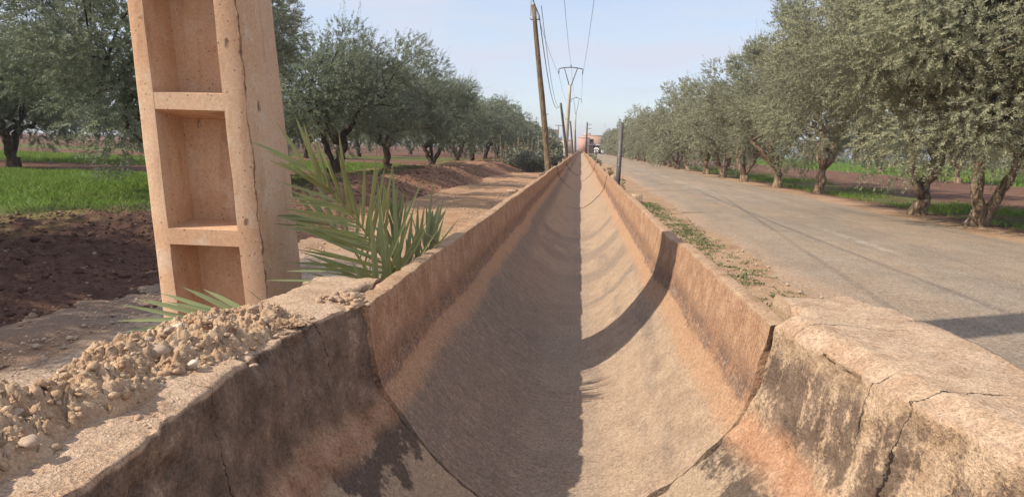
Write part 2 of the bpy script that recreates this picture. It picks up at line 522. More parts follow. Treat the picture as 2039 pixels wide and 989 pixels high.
def mat_bank():
    k = NM('ploughed_soil', 0.97, 0.08)
    p = k.pos(); X, Y, Z = k.xyz(p)
    n2 = k.noise(p, 1.6, 5, .65); n3 = k.noise(p, 12, 5, .7); n4 = k.noise(p, 70, 3, .7)
    near = k.ramp(Y, 14, 7)
    dark = k.mix(k.ramp(n3, .3, .7), (.085, .049, .037), (.15, .086, .062))
    red = k.mix(k.ramp(n2, .3, .7), (.20, .105, .066), (.34, .195, .125))
    col = k.mix(near, red, dark)
    g = k.math('MULTIPLY', k.ramp(X, -4.9, -5.9), k.ramp(n2, .36, .52))
    col = k.mix(k.math('MULTIPLY', g, .8), col, (.20, .17, .065))
    gg = k.math('MULTIPLY', k.ramp(k.math('ADD', X, n2), -5.6, -6.6), k.math('MULTIPLY', k.ramp(Y, 8.0, 9.5), k.ramp(Y, 20, 18.5)))
    col = k.mix(k.math('MULTIPLY', gg, .85), col, (.085, .14, .03))
    col = k.gain(col, n4, .65, 1.35)
    b = k.bump(n3, 1.0, .04); b = k.bump(n4, .7, .012, b)
    return k.done(col, b)

def mat_clod():
    k = NM('soil_clod', 0.97, 0.1)
    r = k.n.new('ShaderNodeNewGeometry').outputs['Random Per Island']
    c = k.mix(k.ramp(r, 0, .7), (.070, .041, .031), (.155, .092, .066))
    c = k.mix(k.ramp(r, .90, .99), c, (.34, .25, .19))
    return k.done(c, k.bump(k.noise(k.pos(), 80, 3), .8, .01))

def mat_track():
    k = NM('track_dirt', 0.97, 0.08)
    p = k.pos(); X, Y, Z = k.xyz(p)
    n1 = k.noise(p, .6, 4, .6); n2 = k.noise(p, 3.0, 5, .65); n3 = k.noise(p, 16, 4, .7); n4 = k.noise(p, 90, 3, .75)
    col = k.mix(k.ramp(n2, .3, .7), (.32, .185, .105), (.42, .265, .165))
    grav = k.math('MULTIPLY', k.ramp(Y, 10, 5.5), k.ramp(n1, .32, .55))
    pebble = k.voro(p, 45, 'Color')
    gc = k.mix(k.xyz(pebble)[0], (.26, .20, .155), (.50, .41, .32))
    col = k.mix(k.math('MULTIPLY', grav, .85), col, gc)
    near_shade = k.math('MULTIPLY', k.ramp(X, -2.3, -3.2), k.ramp(Y, 9, 5))  # tree shade over the near left track, put into the dirt colour
    col = k.mix(k.math('MULTIPLY', near_shade, .6), col, (.17, .12, .09))
    col = k.gain(col, n4, .70, 1.30); col = k.gain(col, n3, .85, 1.15)
    b = k.bump(n3, .6, .02); b = k.bump(k.voro(p, 60), .5, .010, b)
    return k.done(col, b)

def mat_road():
    k = NM('worn_asphalt', 0.9, 0.25)
    p = k.pos(); X, Y, Z = k.xyz(p)
    n1 = k.noise(p, .35, 4, .6); n2 = k.noise(p, 2.5, 5, .65); n3 = k.noise(p, 40, 3, .7); n4 = k.noise(p, 170, 2, .7)
    long_ = k.noise(k.scaled(p, (2.4, .06, 1)), 1.0, 3, .6)
    col = k.mix(k.ramp(n2, .3, .7), (.265, .207, .155), (.325, .26, .198))
    col = k.gain(col, long_, .86, 1.14)
    e = k.math('MINIMUM', k.math('SUBTRACT', X, 1.9), k.math('SUBTRACT', 6.95, X))
    ew = k.math('ADD', e, k.math('MULTIPLY', k.math('SUBTRACT', n2, .5), .9))
    dust = k.mix(n2, (.36, .235, .15), (.43, .30, .20))
    col = k.mix(k.math('MULTIPLY', k.ramp(ew, .75, .0), .9), col, dust)
    # worn centre line
    ln = k.ramp(k.math('ABSOLUTE', k.math('SUBTRACT', X, 3.95)), .085, .05)
    brk = k.ramp(k.noise(k.scaled(p, (.1, .28, 1)), 1.0, 2, .5), .42, .55)
    ln = k.math('MULTIPLY', k.math('MULTIPLY', ln, brk), k.ramp(k.noise(p, 9, 4, .7), .40, .60))
    col = k.mix(k.math('MULTIPLY', ln, .55), col, (.55, .50, .44))
    # skid marks
    for (x0, y0, sl, w, a) in ((2.72, 7.9, .098, .035, .38), (4.35, 7.9, .105, .03, .2)):
        cx = k.math('ADD', k.math('MULTIPLY', k.math('SUBTRACT', Y, y0), sl), x0)
        dd = k.math('ABSOLUTE', k.math('SUBTRACT', X, cx))
        mk = k.math('MULTIPLY', k.math('MULTIPLY', k.ramp(dd, w * 1.6, w * .6), k.ramp(Y, 27, 20)), k.ramp(n2, .3, .5))
        col = k.mix(k.math('MULTIPLY', mk, a), col, (.085, .072, .065))
    # cracks across the lane
    for (yc, x1, a) in ((14.6, 3.1, .5), (26.0, 4.2, .6), (41.0, 4.5, .5)):
        cy = k.math('ADD', k.math('MULTIPLY', k.math('SUBTRACT', n2, .5), .35), yc)
        dd = k.math('ABSOLUTE', k.math('SUBTRACT', Y, cy))
        mk = k.math('MULTIPLY', k.ramp(dd, .10, .03), k.ramp(X, x1, x1 - .3))
        col = k.mix(k.math('MULTIPLY', mk, a), col, (.09, .065, .05))
    col = k.mix(k.math('MULTIPLY', k.ramp(k.noise(k.scaled(p, (1.2, .2, 1)), 1.0, 5, .65), .35, .7), .5), col, dust)
    patch = k.ramp(k.noise(k.scaled(p, (.8, .35, 1)), 1.0, 5, .65), .50, .60)
    col = k.mix(k.math('MULTIPLY', patch, .35), col, (.20, .165, .135))
    st = k.voro(p, 75, 'Color')
    col = k.gain(col, k.xyz(st)[0], .80, 1.2)
    col = k.gain(col, n3, .78, 1.22); col = k.gain(col, n4, .66, 1.34)
    b = k.bump(n4, .8, .008); b = k.bump(n3, .5, .012, b)
    return k.done(col, b)

def mat_leaf(name, top, under, warm, trans=.18):
    k = NM(name, 0.62, 0.22)
    g = k.n.new('ShaderNodeNewGeometry')
    r = g.outputs['Random Per Island']
    oi = k.n.new('ShaderNodeObjectInfo').outputs['Random']
    clump = k.noise(g.outputs['Position'], .9, 3, .6)
    a = k.mix(k.ramp(r, .0, 1.0), top, tuple(c * 1.7 for c in top))
    a = k.mix(k.math('MULTIPLY', k.ramp(clump, .42, .68), .6), a, warm)
    a = k.mix(k.math('MULTIPLY', oi, .35), a, warm)
    c = k.mix(g.outputs['Backfacing'], a, under)
    k.l.new(c, k.b.inputs['Base Color'])
    tr = k.n.new('ShaderNodeBsdfTranslucent')
    k.l.new(k.mix(.5, c, warm), tr.inputs['Color'])
    ms = k.n.new('ShaderNodeMixShader'); ms.inputs[0].default_value = trans
    out = k.n['Material Output']
    k.l.new(k.b.outputs[0], ms.inputs[1]); k.l.new(tr.outputs[0], ms.inputs[2])
    k.l.new(ms.outputs[0], out.inputs['Surface'])
    return k.m

def mat_bark(name, c0, c1):
    k = NM(name, 0.95, 0.1)
    p = k.obj()
    n = k.noise(k.scaled(p, (7, 7, 1.6)), 2.0, 5, .65, .6); f = k.noise(p, 45, 4, .7)
    col = k.gain(k.mix(k.ramp(n, .32, .68), c0, c1), f, .7, 1.3)
    return k.done(col, k.bump(n, 1.0, .09, k.bump(f, .8, .02)))

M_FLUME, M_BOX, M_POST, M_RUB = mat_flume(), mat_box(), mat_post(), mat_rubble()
M_GROUND, M_BANK, M_TRACK, M_ROAD = mat_ground(), mat_bank(), mat_track(), mat_road()
M_LEAF_R = mat_leaf('olive_leaf_sunlit', (.175, .182, .115), (.33, .33, .24), (.375, .36, .225))  # olive leaf coloured lighter and warmer for the sunlit right side
M_LEAF_L = mat_leaf('olive_leaf_shaded', (.122, .145, .096), (.29, .315, .235), (.265, .28, .175))  # same olive leaf coloured darker, for trees seen from their shaded side
M_BARK = mat_bark('olive_bark', (.13, .085, .055), (.42, .31, .215))
M_BARK_D = mat_bark('olive_bark_dark', (.06, .042, .032), (.15, .105, .08))
M_PALM = mat_leaf('palm_leaf', (.135, .165, .052), (.27, .30, .14), (.44, .44, .17), .10)
M_PALM_D = mat_leaf('dry_palm_leaf', (.34, .24, .12), (.40, .29, .16), (.45, .33, .18), .1)
M_GRASS = mat_leaf('grass_blade', (.115, .20, .03), (.16, .25, .05), (.26, .32, .075), .35)
M_WEED = mat_leaf('weed_leaf', (.085, .115, .040), (.11, .14, .055), (.22, .20, .09), .2)
M_SHRUB = mat_leaf('saltbush_leaf', (.105, .115, .082), (.20, .21, .16), (.19, .18, .12), .15)
M_DRY = mat_leaf('dry_stalk', (.36, .28, .17), (.40, .32, .2), (.45, .36, .22), .1)
M_WOOD = mat_bark('weathered_wood', (.17, .125, .08), (.32, .245, .165))
M_WOOD_D = mat_bark('dark_wood', (.085, .075, .068), (.16, .14, .12))
M_PYLON = simple('pylon_concrete', (.46, .40, .33), .9, .15, 3)
M_STEEL = simple('galvanised_steel', (.13, .12, .115), .55, .25, 10, .2, .3)
M_BOLT = simple('zinc_bolt', (.62, .60, .56), .4, .1, 10, .1, .5)
M_WIRE = simple('cable', (.10, .10, .11), .6, .05, 4, 0)
M_PINK = simple('pink_render', (.56, .33, .265), .95, .12, .8)
M_BEIGE = simple('beige_render', (.50, .32, .235), .95, .15, .6)
M_CREAM = simple('pale_render', (.60, .45, .35), .95, .12, .6)
M_DARK = simple('dark_opening', (.03, .027, .025), .6, .1, 2)
M_WHITE = simple('white_paint', (.78, .77, .74), .5, .06, 2, .05)
M_BLACK = simple('black_rubber', (.025, .025, .026), .7, .1, 6)
M_CLOTH = simple('white_cloth', (.78, .76, .72), .9, .08, 6)
M_SKIN = simple('skin', (.30, .17, .11), .6, .08, 6)
M_TROUSER = simple('grey_cloth', (.11, .11, .12), .9, .1, 6)
M_GLASS = simple('vehicle_glass', (.03, .035, .04), .1, .05, 2, 0)
M_LAMP = simple('lamp_lens', (.75, .75, .72), .2, .03, 2, 0)

# ------------------------------------------------------------------ ground, bank, track, road
def bank_h(x, y):
    """height of the ploughed bank and the field behind it, left of the track"""
    P = P3(x, y)
    wob = .35 * vnoise(P, .22, 5)
    up = sstep(-3.15 + wob, -4.6 + wob, x)
    crest = .19 + .16 * sstep(9, 17, y) + .09 * vnoise(P3(x * 0 + 3, y), .38, 9)
    dn = sstep(-5.6, -7.4, x)
    mound = .10 * np.maximum(0, vnoise(P, .55, 21)) * up * (.3 + .7 * sstep(8, 14, y))
    clod = (.042 * fbm(P, 4.5, 3, 3) + .030 * np.abs(vnoise(P, 9, 8))) * (up * .9 + .12)
    h = up * (crest * (1 - dn) + .10 * dn) + mound + clod * (1 - .6 * dn)
    return h

def build_ground():
    xs = np.unique(np.concatenate([np.linspace(-3000, -120, 9), np.linspace(-120, -40, 12), np.linspace(-40, -7.2, 34), [-6.9, -5, -3.2, -2.0, -1.12, -1.02, 1.06, 1.16], np.linspace(1.4, 9, 20), np.linspace(9, 45, 36), np.linspace(45, 130, 14), np.linspace(130, 3000, 9)]))
    ys = np.unique(np.concatenate([np.linspace(-60, -4, 8), np.linspace(-4, 60, 90), np.linspace(60, 220, 50), np.linspace(220, 400, 12), np.linspace(400, 5000, 10)]))
    X, Y = np.meshgrid(xs, ys)
    Z = .03 * fbm(P3(X, Y), .35, 3, 2) * sstep(8, 11, np.abs(X))
    Z = Z + .10 * sstep(-6.6, -7.4, X)
    Z = np.where((X > -1.06) & (X < 1.1), -.16, Z)
    Z = np.where((X < -1.06) & (X > -6.95), -.02, Z)
    o = link('ground', mesh_data('ground', P3(X, Y, Z), grid_faces(*X.shape), M_GROUND, True))
    tag(o, kind='structure')
build_ground()

def build_bank():
    xs = np.concatenate([np.linspace(-9.0, -7.0, 14), np.linspace(-6.94, -2.7, 86)])
    ys = np.concatenate([np.arange(-1, 14, .05), np.arange(14, 34, .1), np.arange(34, 80, .3), np.arange(80, 205, 1.2)])
    X, Y = np.meshgrid(xs, ys)
    Z = bank_h(X, Y) + .004
    edge = sstep(-2.7, -3.0, X) * sstep(-9.0, -8.3, X)
    Z = Z * np.where(X > -5, edge, 1) + np.where(X < -5, (1 - edge) * -.12, 0) - .012 * (1 - edge)
    o = link('soil_bank', mesh_data('soil_bank', P3(X, Y, Z), grid_faces(*X.shape), M_BANK, True))
    tag(o, kind='structure')
build_bank()

def build_track():
    xs = np.linspace(-3.6, -1.10, 40)
    ys = np.concatenate([np.arange(-3, 14, .07), np.arange(14, 40, .25), np.arange(40, 205, 1.2)])
    X, Y = np.meshgrid(xs, ys)
    P = P3(X, Y)
    Z = .006 + .014 * fbm(P, 1.6, 4, 31) + .01 * vnoise(P, 9, 4)
    rut = np.exp(-((X + 1.75) / .16) ** 2) + np.exp(-((X + 2.9) / .16) ** 2)
    Z = Z - .025 * rut + .01 + .02
    Z = np.where(X < -3.5, -.03, Z); Z = np.where(X > -1.15, -.12, Z)
    o = link('dirt_track', mesh_data('dirt_track', P, grid_faces(*X.shape), M_TRACK, True))
    v = np.array(P3(X, Y, Z), dtype=np.float32); o.data.vertices.foreach_set('co', v.ravel()); o.data.update()
    tag(o, kind='structure')
build_track()

def build_road():
    ys = np.concatenate([np.arange(-6, 40, .2), np.arange(40, 260, 1.0), np.arange(260, 420, 8)])
    k = np.linspace(0, 1, 26)
    xl = 1.95 + .14 * fbm(P3(0, ys), .9, 4, 41) ; xr = 6.85 + .16 * fbm(P3(9, ys), .8, 4, 42)
    X = xl[:, None] + (xr - xl)[:, None] * k[None]
    Y = np.broadcast_to(ys[:, None], X.shape)
    Z = .012 + .035 * (1 - (2 * k[None] - 1) ** 2) + .004 * fbm(P3(X, Y), .8, 2, 44)
    Z = np.where((k[None] < .001) | (k[None] > .999), -.01, Z)
    o = link('road', mesh_data('road', P3(X, Y, Z), grid_faces(*X.shape), M_ROAD, True))
    tag(o, kind='structure')
build_road()

# ------------------------------------------------------------------ the flume and its old cast inlet
PROF = np.array([(1.0, .700), (.988, .62), (.962, .53), (.938, .46), (.915, .425), (.86, .372), (.80, .325), (.70, .252), (.56, .165), (.41, .095), (.26, .045), (.12, .02), (0, .014)])
def arc_resample(pts, n):
    d = np.concatenate([[0], np.cumsum(np.linalg.norm(np.diff(pts, axis=0), axis=1))])
    t = np.linspace(0, d[-1], n)
    return np.stack([np.interp(t, d, pts[:, 0]), np.interp(t, d, pts[:, 1])], -1)

def flume_mesh(name, ys, left, right, seed, chip=.012, nprof=34, jag0=0.0):
    """U section swept along y; left(y), right(y) inner half positions"""
    half = arc_resample(PROF, nprof)
    un = np.concatenate([-half[:, 0], half[::-1][1:, 0]])       # -1..1
    zn = np.concatenate([half[:, 1], half[::-1][1:, 1]])
    n_in = len(un)
    L, R = left(ys)[:, None], right(ys)[:, None]
    C = -.03
    Xi = np.where(un[None] < 0, C + (-un[None]) * (L - C), C + un[None] * (R - C))
    Zi = np.broadcast_to(zn[None], Xi.shape).copy()
    # outer skin
    wt = .060
    oh = np.array([(1.0, .70), (1.0, .55), (.98, .44), (.90, .30), (.74, .14), (.52, .02), (.26, -.05), (0, -.065)])
    oh = arc_resample(oh, 12)
    uo = np.concatenate([oh[:, 0], -oh[::-1][1:, 0]]); zo = np.concatenate([oh[:, 1], oh[::-1][1:, 1]])
    Xo = np.where(uo[None] < 0, C + (-uo[None]) * (L - wt - C), C + uo[None] * (R + wt - C))
    Zo = np.broadcast_to(zo[None], Xo.shape).copy()
    # rim mid points keep the top flat
    tl = np.linspace(0, 1, 5)[1:-1]
    Xr = (R + wt * tl[None]); Zr = np.full_like(Xr, .703)
    Xl = (L - wt * tl[None][:, ::-1]); Zl = np.full_like(Xl, .703)
    X = np.concatenate([Xi, Xr, Xo, Xl], 1); Z = np.concatenate([Zi, Zr, Zo, Zl], 1)
    Y = np.broadcast_to(ys[:, None], X.shape).copy()
    P = P3(X, Y, Z)
    d = .003 * fbm(P, 9, 3, seed) + .0045 * vnoise(P, 1.6, seed + 5)
    inner = np.arange(X.shape[1]) < n_in
    sx = np.sign(X + .03)
    X = X + np.where(inner[None], d * sx * np.minimum(1, Z / .2), 0)
    Z = Z + np.where(inner[None], np.where(Z < .3, d, 0), 0)
    # chipped arrises
    rim_edge = np.exp(-((Z - .70) / .018) ** 2)
    cn = np.maximum(0, fbm(P3(Y * 1.0, sx * 3, 0), 13, 3, seed + 9) - .15)
    Z = Z - rim_edge * chip * cn * np.where(inner[None], 1, .8)
    X = X + np.where(inner[None], rim_edge * chip * .8 * cn * sx, 0)
    Z = Z + .004 * vnoise(P3(Y * 1.1, 0 * Y, 0), 1, seed + 3) * (Z > .3)
    if jag0:
        w = np.exp(-(Y - ys[0]) / .05)
        Y = Y + w * jag0 * (fbm(P3(X, 0, Z), 9, 3, seed + 13) * .7 + .55 * vnoise(P3(X, 0, Z), 2.2, seed + 14))
    n = X.shape[1]
    V = P3(X, Y, Z).reshape(-1, 3)
    F = grid_faces(len(ys), n, True)[:, ::-1]
    # end caps between inner and outer skin
    return V, F, n, n_in

def cap_faces(n, n_in, row0, flip):
    """bridge inner loop points to the outer ones at one end"""
    i_in = np.arange(n_in); out_idx = np.arange(n_in + 3, n - 3)
    m = len(out_idx)
    fr = []
    for a in range(n_in - 1):
        b0 = out_idx[::-1][int(round(a / (n_in - 1) * (m - 1)))]; b1 = out_idx[::-1][int(round((a + 1) / (n_in - 1) * (m - 1)))]
        q = (row0 + a, row0 + a + 1, row0 + b1, row0 + b0) if b0 != b1 else (row0 + a, row0 + a + 1, row0 + b0, row0 + b0)
        fr.append(q[::-1] if flip else q)
    return fr

def make_flume(name, ys, left, right, seed, **kw):
    V, F, n, n_in = flume_mesh(name, ys, left, right, seed, **kw)
    quads = [F]
    tris = []
    for row0, flip in ((0, False), ((len(ys) - 1) * n, True)):
        for q in cap_faces(n, n_in, row0, flip):
            if len(set(q)) == 4: quads.append(np.array([q]))
            else:
                s = []
                for x in q:
                    if x not in s: s.append(x)
                tris.append(s)
    fl = [np.concatenate(quads)]
    if tris: fl.append(np.array(tris))
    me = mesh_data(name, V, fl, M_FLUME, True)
    try:
        me.set_sharp_from_angle(angle=math.radians(40))
    except Exception:
        pass
    return me

JY0 = 2.15
SEG = 6.2
cl = lambda v: (lambda y: np.full_like(y, v))
ys0 = np.unique(np.concatenate([np.arange(JY0, JY0 + .3, .012), np.arange(JY0 + .3, 5.2, .03), np.arange(5.2, JY0 + SEG - .02, .06), [JY0 + SEG - .02]]))
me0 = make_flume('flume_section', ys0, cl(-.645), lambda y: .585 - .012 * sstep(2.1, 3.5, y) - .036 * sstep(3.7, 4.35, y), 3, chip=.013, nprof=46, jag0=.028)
ORD = ['zeroth', 'first', 'second', 'third', 'fourth', 'fifth', 'sixth', 'seventh', 'eighth', 'ninth', 'tenth', 'eleventh', 'twelfth', 'thirteenth', 'fourteenth', 'fifteenth', 'sixteenth', 'seventeenth', 'eighteenth', 'nineteenth', 'twentieth', 'twenty-first', 'twenty-second', 'twenty-third', 'twenty-fourth', 'twenty-fifth', 'twenty-sixth', 'twenty-seventh', 'twenty-eighth', 'twenty-ninth', 'thirtieth', 'thirty-first', 'thirty-second', 'thirty-third', 'thirty-fourth', 'thirty-fifth', 'thirty-sixth', 'thirty-seventh', 'thirty-eighth', 'thirty-ninth', 'fortieth']
FG = 'concrete flume sections laid end to end'
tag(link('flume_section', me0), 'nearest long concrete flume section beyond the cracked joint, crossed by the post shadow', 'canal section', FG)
seg_meshes = []
for q in range(3):
    ysq = np.unique(np.concatenate([np.arange(.006, SEG - .012, .10), [SEG - .012]]))
    seg_meshes.append(make_flume('flume_section', ysq, cl(-.648), cl(.545), 11 + q, chip=.012, nprof=24))
rs = random.Random(4)
for k in range(1, 32):
    o = link('flume_section', seg_meshes[k % 3], None, (rs.uniform(-.02, .02), JY0 + SEG * k, rs.uniform(-.014, .006)))
    o.rotation_euler = (rs.uniform(-.0015, .0015), 0, rs.uniform(-.002, .002))
    tag(o, '%s concrete flume section from the camera, in the long straight canal' % ORD[k + 1], 'canal section', FG)

# cast inlet: two thick walls and a bed, flaring towards the camera
def box_side(sgn, seed):
    """inner face, top and outer face of one wall of the inlet (with half of the bed)"""
    ys = np.concatenate([np.arange(-.6, .6, .03), np.arange(.6, JY0 - .012, .0075), np.arange(1.40, 1.66, .0025) if sgn > 0 else np.arange(1.27, 1.37, .0025), [JY0 - .012]])
    ys = np.unique(ys.round(5))
    if sgn < 0:
        xin = np.interp(ys, [-.6, .5, 1.0, 1.4, 1.75, 2.0, 2.15], [.70, .69, .69, .735, .735, .705, .650])
        xout = np.interp(ys, [-.6, 1.0, 1.6, 2.15], [.99, .99, 1.02, .95])
    else:
        xin = np.interp(ys, [-.6, .4, 1.2, 1.45, 1.75, 2.15], [1.0, .93, .785, .72, .66, .584])
        xout = np.interp(ys, [-.6, 1.6, 2.05, 2.15], [1.10, 1.045, 1.035, 1.02])
    half = arc_resample(np.array(PROF), 90)
    ui, zi = half[:, 0], half[:, 1]
    nt = 34
    C = -.03
    Xi = C + sgn * ui[None] * (xin[:, None] + sgn * .03 * 1)     # bed centre shared with the flume
    Zi = np.broadcast_to(zi[None], Xi.shape)
    t = np.linspace(0, 1, nt)[1:]
    Xt = sgn * (xin[:, None] + (xout - xin)[:, None] * t[None]); Zt = np.full_like(Xt, .70)
    zo = np.linspace(.70, -.05, 16)[1:]
    Xo = np.broadcast_to((sgn * xout)[:, None], (len(ys), len(zo))); Zo = np.broadcast_to(zo[None], Xo.shape)
    X = np.concatenate([Xi[:, ::-1], Xt, Xo], 1); Z = np.concatenate([Zi[:, ::-1], Zt, Zo], 1).copy()
    Y = np.broadcast_to(ys[:, None], X.shape).copy()
    n_i = Xi.shape[1]
    P = P3(X, Y, Z)
    col = np.arange(X.shape[1])[None]
    onwall = (col < n_i) & (Z > .25); ontop = (col >= n_i) & (col < n_i + nt - 1)
    d = .010 * fbm(P, 5, 4, seed) + .005 * fbm(P, 22, 3, seed + 2)
    X = X + np.where(col < n_i, d * sgn * np.clip(Z / .3, 0, 1), 0)
    Z = Z + np.where(col < n_i, np.where(Z < .3, d * .6, 0), np.where(ontop, .006 * fbm(P, 6, 4, seed + 4), 0))
    if sgn > 0: Z = Z + .032 * np.where(ontop, sstep(.0, .07, np.abs(X - xin[:, None])), np.where(col >= n_i + nt - 1, sstep(.0, .6, Z), 0))
    # broken inner arris
    de = np.where(col < n_i, .70 - np.concatenate([zi[::-1], np.zeros(X.shape[1] - n_i)])[None], np.abs(X - (sgn * xin)[:, None]))
    br = np.exp(-(de / .05) ** 2)
    bn = np.maximum(0, fbm(P3(Y, X * .0 + seed, 0), 5, 4, seed + 6) + .25)
    fine = .5 + .5 * fbm(P, 26, 3, seed + 7)
    Z = Z - br * (.030 * bn) * fine
    X = X + sgn * br * .030 * bn * fine * np.where(ontop, .2, 1)
    # crumbling pocket with exposed aggregate
    if sgn < 0:
        pk = np.exp(-(((Y - 1.08) / .10) ** 2 + ((Z - .60) / .06) ** 2)) * (col < n_i)
        X = X + sgn * pk * (.03 + .022 * vnoise(P, 45, 77))
        cracks = []
        # outer far corner stands proud round the flume end
    else:
        cracks = []
    gsum = np.zeros(X.shape)
    for ck in cracks:
        ck = np.array(ck)[::-1]
        cyy = np.interp(Z, ck[:, 1], ck[:, 0]) + .007 * vnoise(P3(0, 0, Z), 14, seed + 8)
        on = (col < n_i + 4) & (Z > ck[0, 1]) & (Z < .72) & (Z < ck[-1, 1] + .02)
        g = np.exp(-((Y - cyy) / ((.0065 if sgn > 0 else .0018) + (.003 if sgn > 0 else .001) * vnoise(P3(0, 0, Z), 12, 3))) ** 4) * on
        gsum = np.maximum(gsum, g); X = X + sgn * g * .03 * (col < n_i); Z = Z - g * .03 * (col >= n_i)
    # jagged joint end
    w = np.exp(-(JY0 - Y) / .05)
    Y = Y + w * (.022 * fbm(P3(X, 0, Z), 11, 3, seed + 13) + .012 * vnoise(P3(X, 0, Z), 3, seed + 14)) - w * .012
    V = P3(X, Y, Z)
    F = grid_faces(*X.shape)
    if sgn > 0: F = F[:, ::-1]
    # end face downwards and outwards at the joint
    m = X.shape[1]
    last = V[-1].copy(); back = last.copy()
    back[:, 0] += sgn * .0; back[:, 1] += -.01; 
    drop = last.copy(); drop[:n_i, 0] = sgn * np.maximum(np.abs(last[:n_i, 0]), 0) + sgn * .10; drop[:n_i, 2] = last[:n_i, 2] - .10
    drop[n_i:, 2] -= .05; drop[:, 1] -= .008
    V2 = np.concatenate([V.reshape(-1, 3), drop])
    b0 = (len(ys) - 1) * m; b1 = len(ys) * m
    i = np.arange(m - 1)
    E = np.stack([b0 + i, b0 + i + 1, b1 + i + 1, b1 + i], -1)
    if sgn > 0: E = E[:, ::-1]
    fm = (np.maximum(np.maximum(gsum[:-1, :-1], gsum[1:, 1:]), np.maximum(gsum[1:, :-1], gsum[:-1, 1:])) > .6).ravel()
    return V2, np.concatenate([F, E]), np.concatenate([fm, np.zeros(len(E), bool)])

def corner_block(sgn, seed, x0, x1, y0, y1, zt=.699):
    """part of the wall that laps round the outside of the flume end"""
    n = 26
    a = np.linspace(0, 1, n)
    X, Y = np.meshgrid(x0 + (x1 - x0) * a, y0 + (y1 - y0) * a)
    P = P3(X, Y)
    e = np.minimum(np.minimum(a[None], 1 - a[None]) * abs(x1 - x0), (1 - a[:, None]) * (y1 - y0))
    Z = zt + .006 * fbm(P, 6, 4, seed) - .05 * np.exp(-e / .012) * np.maximum(0, .35 + fbm(P, 13, 3, seed + 1))
    X = X + .010 * fbm(P, 9, 3, seed + 2); Y = Y + .014 * fbm(P, 8, 3, seed + 3) * (a[:, None] > .5)
    mb = MB(); mb.add(P3(X, Y, Z), grid_faces(n, n))
    ring = np.concatenate([np.arange(n), np.arange(1, n) * n + n - 1, (n - 1) * n + np.arange(n - 2, -1, -1), np.arange(n - 2, 0, -1) * n])
    top = P3(X, Y, Z).reshape(-1, 3)[ring]
    lv = [top]
    for zz in np.linspace(.62, -.05, 8):
        w = top.copy(); w[:, 2] = zz; w[:, :2] += .008 * np.stack([fbm(w, 9, 3, seed + 5), fbm(w, 9, 3, seed + 6)], -1); lv.append(w)
    mb.add(np.concatenate(lv), grid_faces(len(lv), len(ring), True)[:, ::-1])
    return mb

inlet = thing('canal_inlet', (0, 0, 0), 'thick walled cast concrete canal inlet nearest the camera, stained dark and cracked', 'canal inlet')
M_JOINT_DARK = simple('joint_gap_dark', (.030, .022, .018), .98, .3, 20, .5)
def with_cracks(me, mask):
    me.materials.append(M_JOINT_DARK)
    me.polygons.foreach_set('material_index', mask.astype(np.int32)); return me
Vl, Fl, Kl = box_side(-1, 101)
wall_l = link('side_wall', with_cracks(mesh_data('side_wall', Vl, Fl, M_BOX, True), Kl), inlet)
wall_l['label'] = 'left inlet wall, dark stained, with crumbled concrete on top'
Vr, Fr, Kr = box_side(1, 202)
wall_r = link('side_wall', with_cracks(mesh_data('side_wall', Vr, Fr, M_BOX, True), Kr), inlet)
wall_r['label'] = 'right inlet wall with a bare pale top and dark streaked inner face'
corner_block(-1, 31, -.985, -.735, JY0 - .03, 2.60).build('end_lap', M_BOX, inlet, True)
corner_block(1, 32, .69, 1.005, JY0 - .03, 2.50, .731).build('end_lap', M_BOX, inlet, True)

def joint_dark_strip():  # dark strip added inside the open joint for the shade of its depth
    ys = np.array([JY0 - .05, JY0 + .05]); half = arc_resample(PROF, 40)
    un = np.concatenate([-half[:, 0], half[::-1][1:, 0]]); zn = np.concatenate([half[:, 1], half[::-1][1:, 1]]) - .022
    x = np.where(un < 0, -.03 + (-un) * (-.672 + .03), -.03 + un * (.610 + .03))
    zn = np.where(np.abs(un) > .99, zn - .01, zn)
    V = np.concatenate([P3(x, ys[0], zn), P3(x, ys[1], zn)])
    link('joint_dark_strip', mesh_data('joint_dark_strip', V, grid_faces(2, len(x)), M_JOINT_DARK, True), inlet)
joint_dark_strip()
# broken lumps at the left joint, on the lap
def heap(name, pts, sizes, mat, seed, base=(ICO1_V, ICO1_F), flat=.65):
    v, f = rocks(np.array(pts), np.array(sizes), np.random.default_rng(seed), flat, base, .16)
    return mesh_data(name, v, f, mat, False)

# ------------------------------------------------------------------ crumbled concrete heap on the left wall
def worley(P, n, lo, hi, seed):
    """distance to the first and second nearest of n random points (metres)"""
    from mathutils import kdtree
    rng = np.random.default_rng(seed)
    q = rng.uniform(lo, hi, (n, 3)); q[:, 2] = 0
    kd = kdtree.KDTree(n)
    for i, c in enumerate(q): kd.insert(c, i)
    kd.balance()
    fl = P.reshape(-1, 3); d1 = np.empty(len(fl)); d2 = np.empty(len(fl)); ix = np.empty(len(fl), int)
    for i, c in enumerate(fl):
        r = kd.find_n((c[0], c[1], 0), 2); d1[i], d2[i], ix[i] = r[0][2], r[1][2], r[0][1]
    sh = P.shape[:-1]
    return d1.reshape(sh), d2.reshape(sh), ix.reshape(sh)

